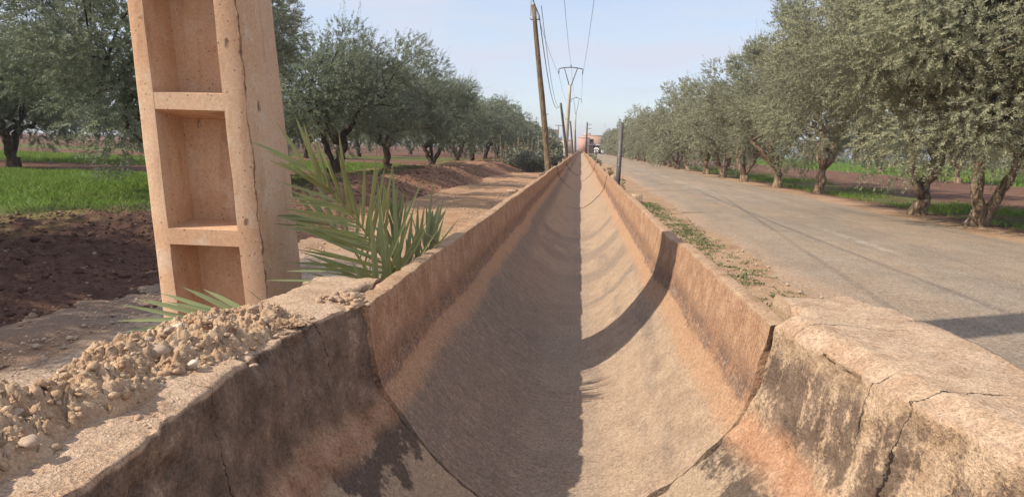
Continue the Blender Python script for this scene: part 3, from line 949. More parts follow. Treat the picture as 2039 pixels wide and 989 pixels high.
def build_rubble():
    rng = np.random.default_rng(23)
    ys = np.arange(.55, 2.02, .0036); k = np.linspace(0, 1, 78)
    xo = np.interp(ys, [.4, .9, 1.3, 1.6, 1.85, 2.02], [-1.03, -1.02, -1.03, -1.035, -1.0, -.93])
    xi = np.interp(ys, [.4, .75, .95, 1.1, 1.3, 1.5, 1.7, 1.9, 2.02], [-.76, -.765, -.80, -.815, -.80, -.80, -.775, -.765, -.85])
    xi = xi + .022 * fbm(P3(ys, 0), 9, 3, 4)
    X = xo[:, None] + (xi - xo)[:, None] * k[None]; Y = np.broadcast_to(ys[:, None], X.shape)
    P = P3(X, Y)
    env = np.sqrt(np.clip(1 - (np.abs(k - .42) / np.where(k > .42, .58, .42)) ** 2.1, 0, 1))[None]
    top = np.interp(ys, [.4, .8, 1.1, 1.4, 1.7, 1.88, 2.0, 2.02], [.080, .085, .078, .072, .058, .045, .02, .0])[:, None]
    Pw = P + .006 * np.stack([fbm(P, 40, 2, 61), fbm(P, 40, 2, 62), 0 * X], -1)
    lo, hi = (-1.06, .5, 0), (-.68, 2.05, 0)
    lump = 0
    for n, amp, sd, tilt in ((300, .011, 1, .30), (1500, .0075, 2, .38), (7000, .0035, 3, .5)):
        q = np.random.default_rng(sd).uniform(lo, hi, (n, 3))
        d1, d2, ix = worley(Pw, n, lo, hi, sd)
        rr = np.random.default_rng(sd + 50)
        r = rr.uniform(.0, 1.0, n)[ix]; gx = rr.normal(0, tilt, n)[ix]; gy = rr.normal(0, tilt, n)[ix]
        cell = math.sqrt(.38 * 1.55 / n)
        facet = gx * (Pw[..., 0] - q[ix, 0]) + gy * (Pw[..., 1] - q[ix, 1])
        lump = lump + facet.clip(-amp, amp) + amp * (r - .5) - amp * .75 * np.exp(-((d2 - d1) / (cell * .22)) ** 2)
    h = env * top * (.85 + .40 * fbm(P, 5, 3, 6)) + env ** .5 * lump + env * .0045 * fbm(P, 75, 3, 8)
    Z = .694 + np.maximum(h, -.01)
    mb = MB(); mb.add(P3(X, Y, Z), grid_faces(*X.shape))
    n = 1100
    kk = rng.uniform(.04, .97, n); yy = rng.uniform(.60, 1.98, n)
    a = np.interp(yy, ys, xo); b = np.interp(yy, ys, xi)
    xx = a + (b - a) * kk
    iy = np.clip(np.searchsorted(ys, yy), 0, len(ys) - 1); ik = np.clip((kk * 77).astype(int), 0, 77)
    zz = Z[iy, ik]
    s = rng.lognormal(math.log(.0055), .5, n).clip(.0025, .0135)
    v, f = rocks(np.stack([xx, yy, zz - s * .30], -1), s, rng, .60, (ICO_V, ICO_F), .34)
    mb.add(v, f)
    n = 420
    yy = rng.uniform(.6, 2.08, n); xx = np.interp(yy, ys, xi) + np.abs(rng.normal(0, .028, n)) - .005
    s = rng.lognormal(math.log(.0032), .5, n).clip(.0015, .010)
    ok = xx < -np.interp(yy, [.4, 1.0, 1.4, 1.75, 2.0, 2.15], [.70, .70, .745, .745, .715, .665]) - .015
    v, f = rocks(np.stack([xx, yy, np.full(n, .700)], -1)[ok], s[ok], rng, .7, (ICO_V, ICO_F), .25)
    mb.add(v, f)
    o = mb.build('crumbled_concrete', M_RUB)
    tag(o, 'heap of crumbled gravelly concrete along the top of the left inlet wall', 'rubble', kind='stuff')
build_rubble()

M_PALE = mat_stone('pale_stone', (.50, .42, .33), (.64, .56, .47))
M_GREYST = mat_stone('grey_stone', (.36, .25, .175), (.47, .36, .27))
def stone(u, v, y, size, label, mat, seed, flat=.6):
    p = at(u, v, y)
    vv, ff = rocks(np.zeros((1, 3)), np.array([size]), np.random.default_rng(seed), flat, (ICO1_V, ICO1_F), .10)
    vv = vv * (1 + .25 * fbm(vv / size, 1.3, 2, seed))[:, None]
    o = link('stone', mesh_data('stone', vv, ff, mat, False), None, tuple(p))
    tag(o, label, 'stone', 'loose stones in the crumbled heap')
stone(127, 741, 1.33, .018, 'white angular stone at the outer left edge of the crumbled heap', M_PALE, 5)
stone(385, 722, 1.40, .0125, 'small white stone at the inner foot of the heap, beside the bare wall top', M_PALE, 6)
stone(352, 652, 1.56, .017, 'pale flat stone on the slope just right of the palm leaflet tips', M_PALE, 7)
stone(58, 878, .95, .013, 'flat greyish stone at the lower left corner of the heap', M_GREYST, 8, .45)
stone(318, 700, 1.42, .021, 'rounded grey stone in the middle of the crumbled heap', M_GREYST, 9)
stone(505, 612, 1.75, .014, 'small blocky stone near the far end of the crumbled heap', M_GREYST, 10)
stone(505, 727, 1.40, .008, 'pebble stuck in the dark inner face below the wall edge', M_GREYST, 13)
stone(30, 822, 1.02, .013, 'brownish lump stone at the left border of the picture', M_GREYST, 12)
# broken lump beside the left joint
_lr = np.random.default_rng(8); _n = 70
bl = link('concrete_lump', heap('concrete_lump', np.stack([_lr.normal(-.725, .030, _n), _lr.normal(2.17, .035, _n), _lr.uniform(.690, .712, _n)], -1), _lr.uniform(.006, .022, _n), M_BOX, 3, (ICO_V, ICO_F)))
tag(bl, 'broken concrete lump crumbling off the wall above the cracked left joint', 'concrete lump')

# ------------------------------------------------------------------ saddles under the flume joints
def saddle_mesh():
    mb = MB()
    for s, xc in ((-1, -.775), (1, .672)):
        mb.box((xc, 0, .275), (.115, .16, .86), bevel=.012)
    mb.box((-.05, 0, -.13), (1.36, .16, .06), bevel=.01)
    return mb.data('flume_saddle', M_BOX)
sm = saddle_mesh()
for k in range(1, 9):
    o = link('flume_saddle', sm, None, (rs.uniform(-.01, .01), JY0 + SEG * k + .0, rs.uniform(-.015, .0)))
    tag(o, '%s concrete saddle block from the camera, clasping the flume at a joint' % ORD[k], 'support block', 'saddles at the flume joints')

# ------------------------------------------------------------------ big recessed concrete post (with the line's first V arm on top)
POST_TOP = 7.6
def post_frame(z):
    """front-left, front-right x and y at height z (leans left)"""
    k = (z - .446) / (1.787 - .446)
    lean = -.078 * (z - .446)
    w = .505 - .012 * (z - .446)
    xl = -1.903 + lean + .002
    d = .455 - .028 * (z - .446)
    return xl, xl + w, 3.06, d
def build_post():
    root = thing('utility_post', (-1.66, 3.25, 0), 'leaning tan concrete utility post with deep rectangular recesses beside the canal', 'utility post')
    yaw = math.radians(2.0)
    inv = np.array([-1.66, 3.25, 0])
    def fix(P):
        P = np.asarray(P, float).reshape(-1, 3)
        q = P - inv
        c, s = math.cos(yaw), math.sin(yaw)
        return np.stack([q[:, 0] * c - q[:, 1] * s, q[:, 0] * s + q[:, 1] * c, q[:, 2]], -1)
    # bars between recesses: (z_bottom, z_top)
    bars = [(-.50, .02)]
    z = .60; 
    pitch_ = .62
    k = 0
    while True:
        zb = .715 + k * .603; zt = zb + .072
        if zt > POST_TOP - .5: break
        bars.append((zb - (0 if k else 0), zt)); k += 1
    bars.append((POST_TOP - .35, POST_TOP))
    j = .078
    mb = MB()
    def pt(z, fx, fy):
        xl, xr, y, d = post_frame(z)
        return (xl + (xr - xl) * fx, y + d * fy, z)
    def subq(a, b, c, d, n=10, m=4, seed=0):
        """quad patch a-b (bottom) d-c (top), slightly uneven"""
        a, b, c, d = map(np.array, (a, b, c, d))
        s = np.linspace(0, 1, m)[None, :, None]; t = np.linspace(0, 1, n)[:, None, None]
        G = (a * (1 - s) + b * s) * (1 - t) + (d * (1 - s) + c * s) * t
        mb.add(fix(G), grid_faces(n, m))
    zlist = [-.5] + [x for b in bars[1:-1] for x in b] + [POST_TOP]
    jl = .145; jr = .79          # jamb limits as fractions of the width
    back = .50                   # recess depth as a fraction of the post depth
    # outer faces
    ny = 60
    zs = np.linspace(-.5, POST_TOP, ny)
    bv = .014
    ringf = [(0, bv), (bv * .8, 0)]                      # chamfered front-left arris
    prof = [(0, 1 - bv), (0, bv), (bv, 0), (jl, 0)]
    def strip(pr):
        V = np.array([[pt(z, fx, fy) for fx, fy in pr] for z in zs]).reshape(-1, 3)
        V = V + .0018 * np.stack([fbm(V, 18, 3, 3), fbm(V, 18, 3, 4), 0 * V[:, 0]], -1)
        mb.add(fix(V), grid_faces(ny, len(pr)))
    strip(prof)
    strip([(jr, 0), (1 - bv, 0), (1, bv), (1, 1 - bv), (1 - bv, 1), (bv, 1), (0, 1 - bv)])
    # bars and recesses
    full = [(-.5, bars[1][0] - .603 + .072)] if False else []
    edges = bars
    for i, (b0, b1) in enumerate(edges):
        subq(pt(b0, jl, 0), pt(b0, jr, 0), pt(b1, jr, 0), pt(b1, jl, 0), 3, 6)
    for (a0, a1), (c0, c1) in zip(edges[:-1], edges[1:]):
        z0, z1 = a1, c0
        zi0, zi1 = z0 + .022, z1 - .035
        bl0, bl1 = pt(zi0, jl + .02, back), pt(zi0, jr - .02, back)
        tl0, tl1 = pt(zi1, jl + .02, back), pt(zi1, jr - .02, back)
        f00, f01, f10, f11 = pt(z0, jl, 0), pt(z0, jr, 0), pt(z1, jl, 0), pt(z1, jr, 0)
        subq(bl0, bl1, tl1, tl0, 6, 6)
        subq(f00, bl0, tl0, f10, 6, 4)
        subq(bl1, f01, f11, tl1, 6, 4)
        subq(f00, f01, bl1, bl0, 4, 6)
        subq(tl0, tl1, f11, f10, 4, 6)
    subq(pt(POST_TOP, 0, 0), pt(POST_TOP, 1, 0), pt(POST_TOP, 1, 1), pt(POST_TOP, 0, 1), 3, 3)
    me = mb.data('shaft', M_POST, False)
    link('shaft', me, root)
    zz = np.linspace(-.3, POST_TOP, 900)
    sv = np.array([pt(z, 1.0 - .006, .006) for z in zz]); sv = fix(sv) + .004 * np.stack([fbm(P3(0, 0, zz), 14, 3, 4), fbm(P3(0, 0, zz), 14, 3, 5), 0 * zz], -1)
    M_SEAM = simple('seam_concrete', (.33, .205, .13), .97, .6, 45, .9)
    MB().tube(sv, .0028 + .0035 * np.maximum(0, fbm(P3(0, 0, zz), 40, 3, 6)), 6, True, .6, 2).build('casting_seam', M_SEAM, root)
    xl, xr, y, d = post_frame(POST_TOP)
    xc, yc = (xl + xr) / 2 + 1.66, y + d / 2 - 3.25
    arm = MB()
    arm.box((xc + 1.35, yc, POST_TOP + .75), (3.2, .07, .09))
    for s in (0, 1.6):
        arm.tube([(xc, yc, POST_TOP - .2), (xc + s * .9, yc, POST_TOP + .72)], .035, 6)
    arm.build('crossarm', M_STEEL, root)
    for s in (0, 1.4, 2.85):
        MB().tube([(xc + s, yc, POST_TOP + .78), (xc + s, yc, POST_TOP + .86), (xc + s, yc, POST_TOP + .98)], [.03, .07, .04], 8).build('insulator', M_STEEL, root)
    return np.array([(xl + xr) / 2, y + d / 2])
POST_C = build_post()

# ------------------------------------------------------------------ olive trees
def unit(v):
    return v / (np.linalg.norm(v, axis=-1, keepdims=True) + 1e-9)

def olive_parts(seed, R, z0, z1, nclump, ntwig, nleaf, leafL, leafW, style='single', shoots=60):
    """returns (trunk MB, leaf verts, leaf faces); base at the origin"""
    rng = np.random.default_rng(seed)
    zc = z0 + (z1 - z0) * .47; Rz = (z1 - z0) / 2
    # clump centres on a lumpy ellipsoid
    d = unit(rng.normal(size=(nclump, 3)))
    i = np.arange(nclump) + .5
    ph = np.arccos(1 - 2 * i / nclump); th = np.pi * (1 + 5 ** .5) * i
    fibo = np.stack([np.cos(th) * np.sin(ph), np.sin(th) * np.sin(ph), np.cos(ph)], -1)
    d = unit(fibo + .35 * d)
    hz = np.hypot(d[:, 0], d[:, 1]) + 1e-6
    d[:, :2] *= ((1 - np.abs(d[:, 2]).clip(0, .999) ** 2.8) ** (1 / 2.8) / hz)[:, None]
    rad = rng.uniform(.50, 1.04, nclump) * (1 + .28 * vnoise(d * 1.0 + seed, 1.6, seed))
    rad[rng.random(nclump) < .22] *= .55
    c = d * rad[:, None] * np.array([R, R, Rz]) * .86
    c[:, 2] += zc
    c[:, 2] = np.maximum(c[:, 2], z0 + .12)
    cr = rng.uniform(.36, .64, nclump) * (R / 2.6)
    # twigs
    T = ntwig
    ci = rng.integers(0, nclump, T)
    off = rng.normal(size=(T, 3)); off = unit(off) * (rng.random(T) ** .36)[:, None]
    s = c[ci] + off * cr[ci][:, None] * 1.02
    outw = unit((s - np.array([0, 0, zc - .3])) * np.array([1, 1, .8]))
    dr = unit(unit(off) * .55 + outw * .75 + rng.normal(size=(T, 3)) * .38 + np.array([0, 0, .22]))
    low = s[:, 2] < zc - Rz * .35
    dr[low] = unit(dr[low] + np.array([0, 0, -.15]))
    ln = rng.uniform(.13, .33, T) * (R / 2.6)
    cc0 = c[ci]
    # long upright shoots feathering the outline
    if shoots:
        top = np.where(c[:, 2] > zc - .1)[0]
        ti = rng.choice(top, shoots)
        s2 = c[ti] + unit(rng.normal(size=(shoots, 3))) * cr[ti][:, None] * .7
        d2 = unit(unit(s2 - np.array([0, 0, zc])) * .6 + np.array([0, 0, .9]) + rng.normal(size=(shoots, 3)) * .25)
        cc0 = np.concatenate([cc0, c[ti]]); s = np.concatenate([s, s2]); dr = np.concatenate([dr, d2]); ln = np.concatenate([ln, rng.uniform(.55, 1.0, shoots) * (R / 2.6)])
    T = len(s)
    K = nleaf
    t = (np.arange(K)[None] + rng.random((T, K))) / K
    L = rng.uniform(.7, 1.15, (T, K)) * leafL * (1.08 - .35 * t)
    base = s[:, None] + dr[:, None] * (ln[:, None] * t)[..., None]
    base[..., 2] -= (.10 * (t ** 2) * ln[:, None] * 1.2)
    perp = rng.normal(size=(T, K, 3)); perp = unit(perp - dr[:, None] * (perp * dr[:, None]).sum(-1, keepdims=True))
    ld = unit(dr[:, None] * .55 + perp * rng.uniform(.5, 1.2, (T, K, 1)))
    nf = unit(unit(base - cc0[:, None]) * .9 + unit(s - np.array([0, 0, zc]))[:, None] * .5 + np.array([0, 0, .25]) + rng.normal(size=(T, K, 3)) * .50)
    wv = unit(np.cross(ld, nf))
    W = (L * leafW / leafL)[..., None] * .5
    a = base; b = base + ld * (L * .42)[..., None] + wv * W; cc = base + ld * L[..., None]; e = base + ld * (L * .42)[..., None] - wv * W
    V = np.stack([a, b, cc, e], 2).reshape(-1, 3)
    V[:, 2] = np.maximum(V[:, 2], z0 * .55)
    F = np.arange(len(V)).reshape(-1, 4)
    # wood
    mb = MB()
    fork = rng.uniform(.55, .95)
    tips = []
    def limb(p0, p1, r0, r1, bend=.15, n=9, seg=9, nz=.28):
        p0, p1 = np.array(p0, float), np.array(p1, float)
        if seg >= 9: r0, r1 = r0 * .76, r1 * .78
        tt = np.linspace(0, 1, n)[:, None]
        w = np.cumsum(rng.normal(size=(n, 3)), 0); w = (w - tt * w[-1] - (1 - tt) * w[0]) * bend * np.linalg.norm(p1 - p0) / 3.0
        pts = p0 * (1 - tt) + p1 * tt + w * np.array([1, 1, .5]); pts[0], pts[-1] = p0, p1
        mb.tube(pts, r0 + (r1 - r0) * tt[:, 0] ** .8, seg, True, nz, seed)
        return pts
    def flare(p, r):
        mb.tube([(p[0], p[1], -.15), (p[0], p[1], .0), (p[0] + .01, p[1], .12), (p[0] + .02, p[1], .3)], [r * 1.08, r * 1.0, r * .82, r * .72], 12, True, .3, seed + 1)
    limbs = []
    if style == 'single':
        top = np.array([rng.uniform(-.15, .15), rng.uniform(-.1, .1), fork])
        flare((0, 0), .19); limb((0, 0, -.05), top, .21, .17, .12, 8, 12)
        heads = [(top, .12)] * 3
    elif style == 'lean':
        top = np.array([.42, .05, fork + .35])
        flare((0, 0), .19); limb((0, 0, -.05), top, .205, .15, .1, 9, 12); 
        limb((.10, 0, .35), (-.22, .1, fork + .55), .12, .085, .1, 7, 10)
        heads = [(top, .15), (np.array([-.22, .1, fork + .55]), .11), (top, .12)]
    elif style == 'twin':
        flare((0, 0), .18)
        a1 = np.array([-.05, .05, fork + .75]); a2 = np.array([.62, -.05, fork + .45])
        limb((0, 0, -.05), a1, .165, .12, .08, 9, 12); limb((.12, 0, -.02), a2, .135, .09, .05, 9, 10)
        heads = [(a1, .15), (a2, .12), (a1, .12)]
    elif style == 'vee':
        flare((0, 0), .20)
        a1 = np.array([-.35, .05, fork + .35]); a2 = np.array([.40, 0, fork + .4]); a3 = np.array([.05, .25, fork + .5])
        limb((0, 0, -.05), (0, 0, .28), .24, .21, .1, 5, 12)
        limb((-.02, 0, .2), a1, .17, .12, .12, 8, 10); limb((.04, 0, .2), a2, .15, .11, .12, 8, 10); limb((0, .05, .2), a3, .12, .09, .1, 7, 9)
        heads = [(a1, .11), (a2, .1), (a3, .09)]
    nodes = []
    for k, (h, r) in enumerate(heads):
        for q in range(2):
            ang = rng.uniform(0, 2 * np.pi) if k + q else 0.5
            e_ = h + np.array([math.cos(ang) * R * .42, math.sin(ang) * R * .42, rng.uniform(.45, .8) * Rz * 1.05])
            pts = limb(h, e_, r * .85, .035, .22, 8, 7)
            nodes += list(pts[2:])
    nodes = np.array(nodes)
    for q in rng.permutation(nclump)[:min(nclump, 34)]:
        j = np.argmin(np.linalg.norm(nodes - c[q], axis=1) + .4 * (nodes[:, 2] > c[q, 2] + .2))
        limb(nodes[j], c[q], .028, .009, .18, 5, 5, 0)
    return mb, V, F

def lod_set(prefix, mat, bark, specs):
    out = []
    for sp in specs:
        mb, V, F = olive_parts(**sp)
        out.append((mb.data('trunk', bark, True), mesh_data('crown', V, F, mat, False)))
    return out
def spec(seed, R, z0, z1, lod, style='single'):
    n = {0: dict(nclump=int(64 * (R / 2.8) ** 1.6), ntwig=int(6400 * (R / 2.8) ** 2.4), nleaf=34, leafL=.070, leafW=.0185, shoots=150),
         1: dict(nclump=50, ntwig=2400, nleaf=20, leafL=.115, leafW=.034, shoots=70),
         2: dict(nclump=34, ntwig=800, nleaf=12, leafL=.25, leafW=.08, shoots=30)}[lod]
    if seed in (1, 2, 23): n['ntwig'] = int(n['ntwig'] * 1.4)
    return dict(seed=seed, R=R, z0=z0, z1=z1, style=style, **n)
R0 = lod_set('r', M_LEAF_R, M_BARK, [spec(1, 3.2, 1.1, 7.4, 0, 'twin'), spec(2, 3.3, 1.05, 7.6, 0, 'lean'), spec(3, 2.7, .65, 6.4, 0, 'single'), spec(9, 2.6, .6, 6.6, 0, 'vee')])
R1 = lod_set('r', M_LEAF_R, M_BARK, [spec(4, 2.75, .2, 5.9, 1, 'vee'), spec(5, 2.85, .15, 6.0, 1, 'single'), spec(6, 2.65, .2, 5.6, 1, 'lean')])
R2 = lod_set('r', M_LEAF_R, M_BARK, [spec(7, 2.6, .4, 5.9, 2, 'single'), spec(8, 2.6, .5, 5.6, 2, 'vee')])
L0 = lod_set('l', M_LEAF_L, M_BARK_D, [spec(23, 2.85, .6, 5.7, 0, 'single'), spec(12, 2.7, .75, 4.7, 0, 'lean'), spec(13, 2.7, .75, 4.9, 0, 'single'), spec(19, 2.85, .75, 4.95, 0, 'vee')])
L1 = lod_set('l', M_LEAF_L, M_BARK_D, [spec(14, 2.75, .8, 5.0, 1, 'vee'), spec(15, 2.7, .8, 4.9, 1, 'single'), spec(16, 2.8, .75, 5.1, 1, 'lean')])
L2 = lod_set('l', M_LEAF_L, M_BARK_D, [spec(17, 2.6, .9, 4.9, 2, 'single'), spec(18, 2.6, 1.0, 5.0, 2, 'vee')])

def plant_tree(pair, x, y, z, rz, sc, label, group, lean=(0, 0)):
    t = thing('olive_tree', (x, y, z), label, 'tree', group, rz)
    t.scale = (sc[0], sc[0], sc[1]) if isinstance(sc, tuple) else (sc, sc, sc)
    link('trunk', pair[0], t); link('crown', pair[1], t)
    return t

RG, LG = 'olive trees in the row beside the road', 'olive trees in the row beyond the dirt track'
rt = random.Random(11)
# right row: measured trunks first
right = [(7.42, 14.1, R0[0], 0.0, 1.0, 'twin stemmed olive tree with pale bark, nearest to the camera beside the road'),
         (7.45, 16.5, R0[1], .25, (1.0, 1.02), 'olive tree with thick leaning forked trunk, second from camera beside the road'),
         (7.87, 24.4, R0[2], 1.1, (1.0, 1.10), 'olive tree with short dark stump trunk and tall crown, third along the road'),
         (7.40, 27.6, R0[2], 3.6, (1.0, .95), 'olive tree with low gnarled trunk, fourth along the road side'),
         (7.20, 32.3, R0[3], .2, .97, 'olive tree with trunk split in a V, fifth along the road side')]
for x, y, pr, rz, s, lb in right:
    plant_tree(pr, x, y, 0, rz, s, lb, RG)
y = 37.2; k = 6
while y < 196:
    pr = (R1 if y < 85 else R2)
    plant_tree(pr[k % len(pr)], 7.25 + rt.uniform(-.35, .35), y, 0, rt.uniform(0, 6.28), (rt.uniform(.86, 1.06), rt.uniform(.86, 1.06)),
               '%s olive tree from the camera in the row beside the road' % ORD[k], RG)
    y += rt.uniform(4.3, 5.6) if y < 85 else rt.uniform(5.2, 6.6); k += 1
# a tree partly outside the right border, and orchard behind
plant_tree(R0[2], 9.6, 10.6, 0, 2.2, (.95, 1.0), 'olive tree at the right border whose dark crown is cut by the frame', RG)
bk = 0
for (x, y, s) in ((20.5, 41.0, 1.0), (24, 60, 1.0), (27, 46, .95), (33, 58, 1.0), (30, 78, 1.0), (41, 72, 1.0), (40, 96, 1.05), (52, 88, 1.0), (17.5, 78, .95), (22, 100, 1.0), (60, 112, 1.0)):
    bk += 1
    plant_tree(R1[bk % 3] if y < 70 else R2[bk % 2], x, y, 0, rt.uniform(0, 6.28), s,
               '%s nearest olive tree in the field behind the roadside row' % ORD[bk], 'olive trees in the field right of the road')

left = [(-8.0, 13.3, L0[0], 2.6, 1.0, 'large olive tree directly behind the recessed concrete post'),
        (-7.30, 20.4, L0[1], .0, 1.0, 'olive tree with leaning dark trunk just right of the concrete post'),
        (-7.42, 27.3, L0[2], .6, 1.0, 'olive tree with single straight dark trunk behind the palm fronds'),
        (-7.10, 33.9, L0[3], .4, 1.0, 'olive tree with several splayed stems, fourth in the row beyond the track')]
for x, y, pr, rz, s, lb in left:
    plant_tree(pr, x, y, .12, rz, s, lb, LG)
y = 40.3; k = 5
while y < 192:
    pr = (L1 if y < 85 else L2)
    plant_tree(pr[k % len(pr)], -7.2 + rt.uniform(-.35, .35), y, .12, rt.uniform(0, 6.28), (rt.uniform(.9, 1.06), rt.uniform(.9, 1.05)),
               '%s olive tree from the camera in the row beyond the dirt track' % ORD[k], LG)
    y += rt.uniform(5.8, 6.8); k += 1
OG = 'olive trees in the orchard behind the left row'
plant_tree(L0[3], -17.6, 20.8, .1, 2.1, (1.1, 1.02), 'olive tree with dark forked trunk standing at the left border beyond the crop', OG)
plant_tree(L0[2], -21.5, 24.5, .1, 1.0, (1.0, 1.0), 'olive tree mostly cut by the left border, behind the dark forked one', OG)
plant_tree(L0[3], -7.5, 3.3, .1, 1.2, 1.0, 'olive tree just outside the left border, throwing its shade on the ploughed bank', OG)
q = 2
for (x, y) in ((-17, 35), (-17.5, 44), (-17, 53), (-17, 62), (-17.2, 72), (-26, 52), (-28, 62), (-34, 68), (-27, 75), (-42, 74), (-38, 84), (-50, 86), (-27, 90), (-17.5, 84), (-60, 92), (-47, 98)):
    q += 1
    plant_tree(L1[q % 3] if y < 60 else L2[q % 2], x + rt.uniform(-.4, .4), y, .1, rt.uniform(0, 6.28), rt.uniform(.92, 1.08),
               '%s nearest olive tree of the left orchard behind the front row' % ORD[q], OG)

for i in range(28):
    plant_tree(L2[i % 2], -20 - 4.3 * i + rt.uniform(-1, 1), 122 + rt.uniform(-6, 6) - .9 * i, .1, rt.uniform(0, 6.28), rt.uniform(1.2, 1.5),
               '%s olive tree from the canal in the far row closing the left field' % ORD[i + 1], 'far olive row closing the left field')
for i in range(24):
    plant_tree(R2[i % 2], 24 + 5.0 * i + rt.uniform(-1, 1), 165 - 1.2 * i + rt.uniform(-5, 5), 0, rt.uniform(0, 6.28), rt.uniform(1.0, 1.2),
               '%s olive tree from the road in the far row closing the right field' % ORD[i + 1], 'far olive row closing the right field')

# ------------------------------------------------------------------ palm
def bez(pts, n):
    pts = [np.array(p, float) for p in pts]
    t = np.linspace(0, 1, n)[:, None]
    while len(pts) > 1:
        pts = [a * (1 - t) + b * t for a, b in zip(pts[:-1], pts[1:])]
    return pts[0]

def leaflet(mb, p, d, nrm, L, W, droop=.05, n=7):
    """long folded blade from p along d, with its flat side facing nrm"""
    d = unit(np.array(d, float)); nrm = np.array(nrm, float)
    side = unit(np.cross(d, nrm)); up = unit(np.cross(side, d))
    t = np.linspace(0, 1, n)
    w = W * np.array([np.interp(x, [0, .12, .4, .75, 1], [.35, .85, 1.0, .72, .04]) for x in t]) * .5
    mid = p + d * (L * t)[:, None] + np.array([0, 0, -1.0]) * (droop * L * t ** 2)[:, None]
    Lf = mid + side * w[:, None] + up * (w * .55)[:, None]; Rt = mid - side * w[:, None] + up * (w * .55)[:, None]
    V = np.stack([Lf, mid, Rt], 1).reshape(-1, 3)
    mb.add(V, grid_faces(n, 3))

def frond(name, root, ctrl, nl, la, lb, ang, Lf, W, mat, seed, view=(.35, -.9, .2), jitter=.12, sides=(1, -1), t0=.12, r0=.011):
    """ctrl: rachis control points (world); la/lb side direction weights"""
    rng = np.random.default_rng(seed)
    o = np.array(root.location)
    R = bez(ctrl, 40)
    T = unit(np.gradient(R, axis=0))
    mb = MB()
    mb.tube(R - o, np.linspace(r0, .003, 40), 6)
    view = unit(np.array(view))
    for sd in sides:
        for i in range(nl):
            t = t0 + (1 - t0) * (i + rng.uniform(-.3, .3) + (.25 if sd > 0 else 0)) / (nl - 1)
            t = min(max(t, 0), 1); k = min(int(t * 39), 39)
            tang = T[k]; side = unit(np.cross(tang, view)) * sd
            a = math.radians(ang[0] + (ang[1] - ang[0]) * t) + rng.normal() * jitter
            out = view * rng.uniform(.05, .45) * (1 if i % 2 else -.4)
            d = unit(tang * math.cos(a) + side * math.sin(a) + out)
            ln = Lf * (np.interp(t, [0, .25, .6, 1], [.75, 1, .9, .55])) * rng.uniform(.85, 1.12)
            leaflet(mb, R[k] - o, d, view + rng.normal(size=3) * .45, ln, W * rng.uniform(.8, 1.15), rng.uniform(-.02, .08))
    return mb.build(name, mat, root)

palm = thing('date_palm', tuple(at(800, 900, 2.95) * np.array([1, 1, 0])), 'young date palm with stiff green fronds between concrete post and canal', 'palm')
def yo(u, off=.86):
    """depth at which a ray through column u stands off metres left of the canal axis"""
    return off * F_PX / (1157 - u)
frond('frond', palm, [at(818, 660, yo(818)), at(795, 540, 3.3), at(725, 440, 3.1), at(612, 335, 2.80)], 25, 1, 1, (58, 15), .46, .0185, M_PALM, 1, t0=.24)
frond('frond', palm, [at(800, 680, 3.4), at(745, 560, 3.3), at(705, 470, 3.3), at(630, 430, 3.3)], 15, 1, 1, (60, 24), .38, .017, M_PALM, 2, t0=.2)
frond('frond', palm, [at(812, 680, 3.5), at(803, 590, 3.5), at(795, 500, 3.5), at(785, 430, 3.5)], 10, 1, 1, (26, 6), .34, .023, M_PALM, 3, t0=.15)
frond('frond', palm, [at(822, 680, 3.65), at(828, 600, 3.65), at(842, 530, 3.8), at(858, 455, 3.9)], 9, 1, 1, (30, 8), .30, .022, M_PALM, 4, t0=.2)
# broad pale blades near the crown and the dry ones on the rim
def blades(name, lst, mat, W):
    o = np.array(palm.location)
    for (u0, v0, y0, u1, v1, y1) in lst:
        mb = MB()
        p, q = at(u0, v0, y0), at(u1, v1, y1)
        leaflet(mb, p - o, q - p, (.3, -.9, .3), np.linalg.norm(q - p), W, .0)
        r = mb.build(name, mat, palm)
        if mat is M_PALM_D: r['label'] = 'dry straw coloured leaflet'
blades('leaf_blade', [(752, 600, 2.85, 738, 420, 2.80), (777, 600, 3.1, 769, 455, 3.0), (772, 610, 3.1, 752, 360, 3.1), (800, 590, 3.5, 822, 420, 3.5), (818, 590, 3.6, 846, 405, 3.6), (835, 580, 3.8, 884, 392, 3.9), (842, 560, 3.9, 873, 500, 3.9), (795, 600, 3.4, 782, 330, 3.4), (838, 590, 3.8, 862, 360, 3.9), (748, 600, 2.85, 700, 520, 2.75), (822, 610, 3.6, 808, 470, 3.5), (828, 590, 3.7, 832, 400, 3.7), (850, 560, 4.0, 884, 430, 4.1)], M_PALM, .026)
blades('dry_blade', [(835, 455, 3.8, 935, 524, 3.85), (845, 470, 3.8, 908, 505, 3.95), (862, 505, 4.1, 878, 425, 4.2), (795, 585, 3.4, 815, 505, 3.5), (800, 590, 3.4, 840, 540, 3.6), (840, 550, 3.72, 892, 528, 3.6)], M_PALM_D, .011)

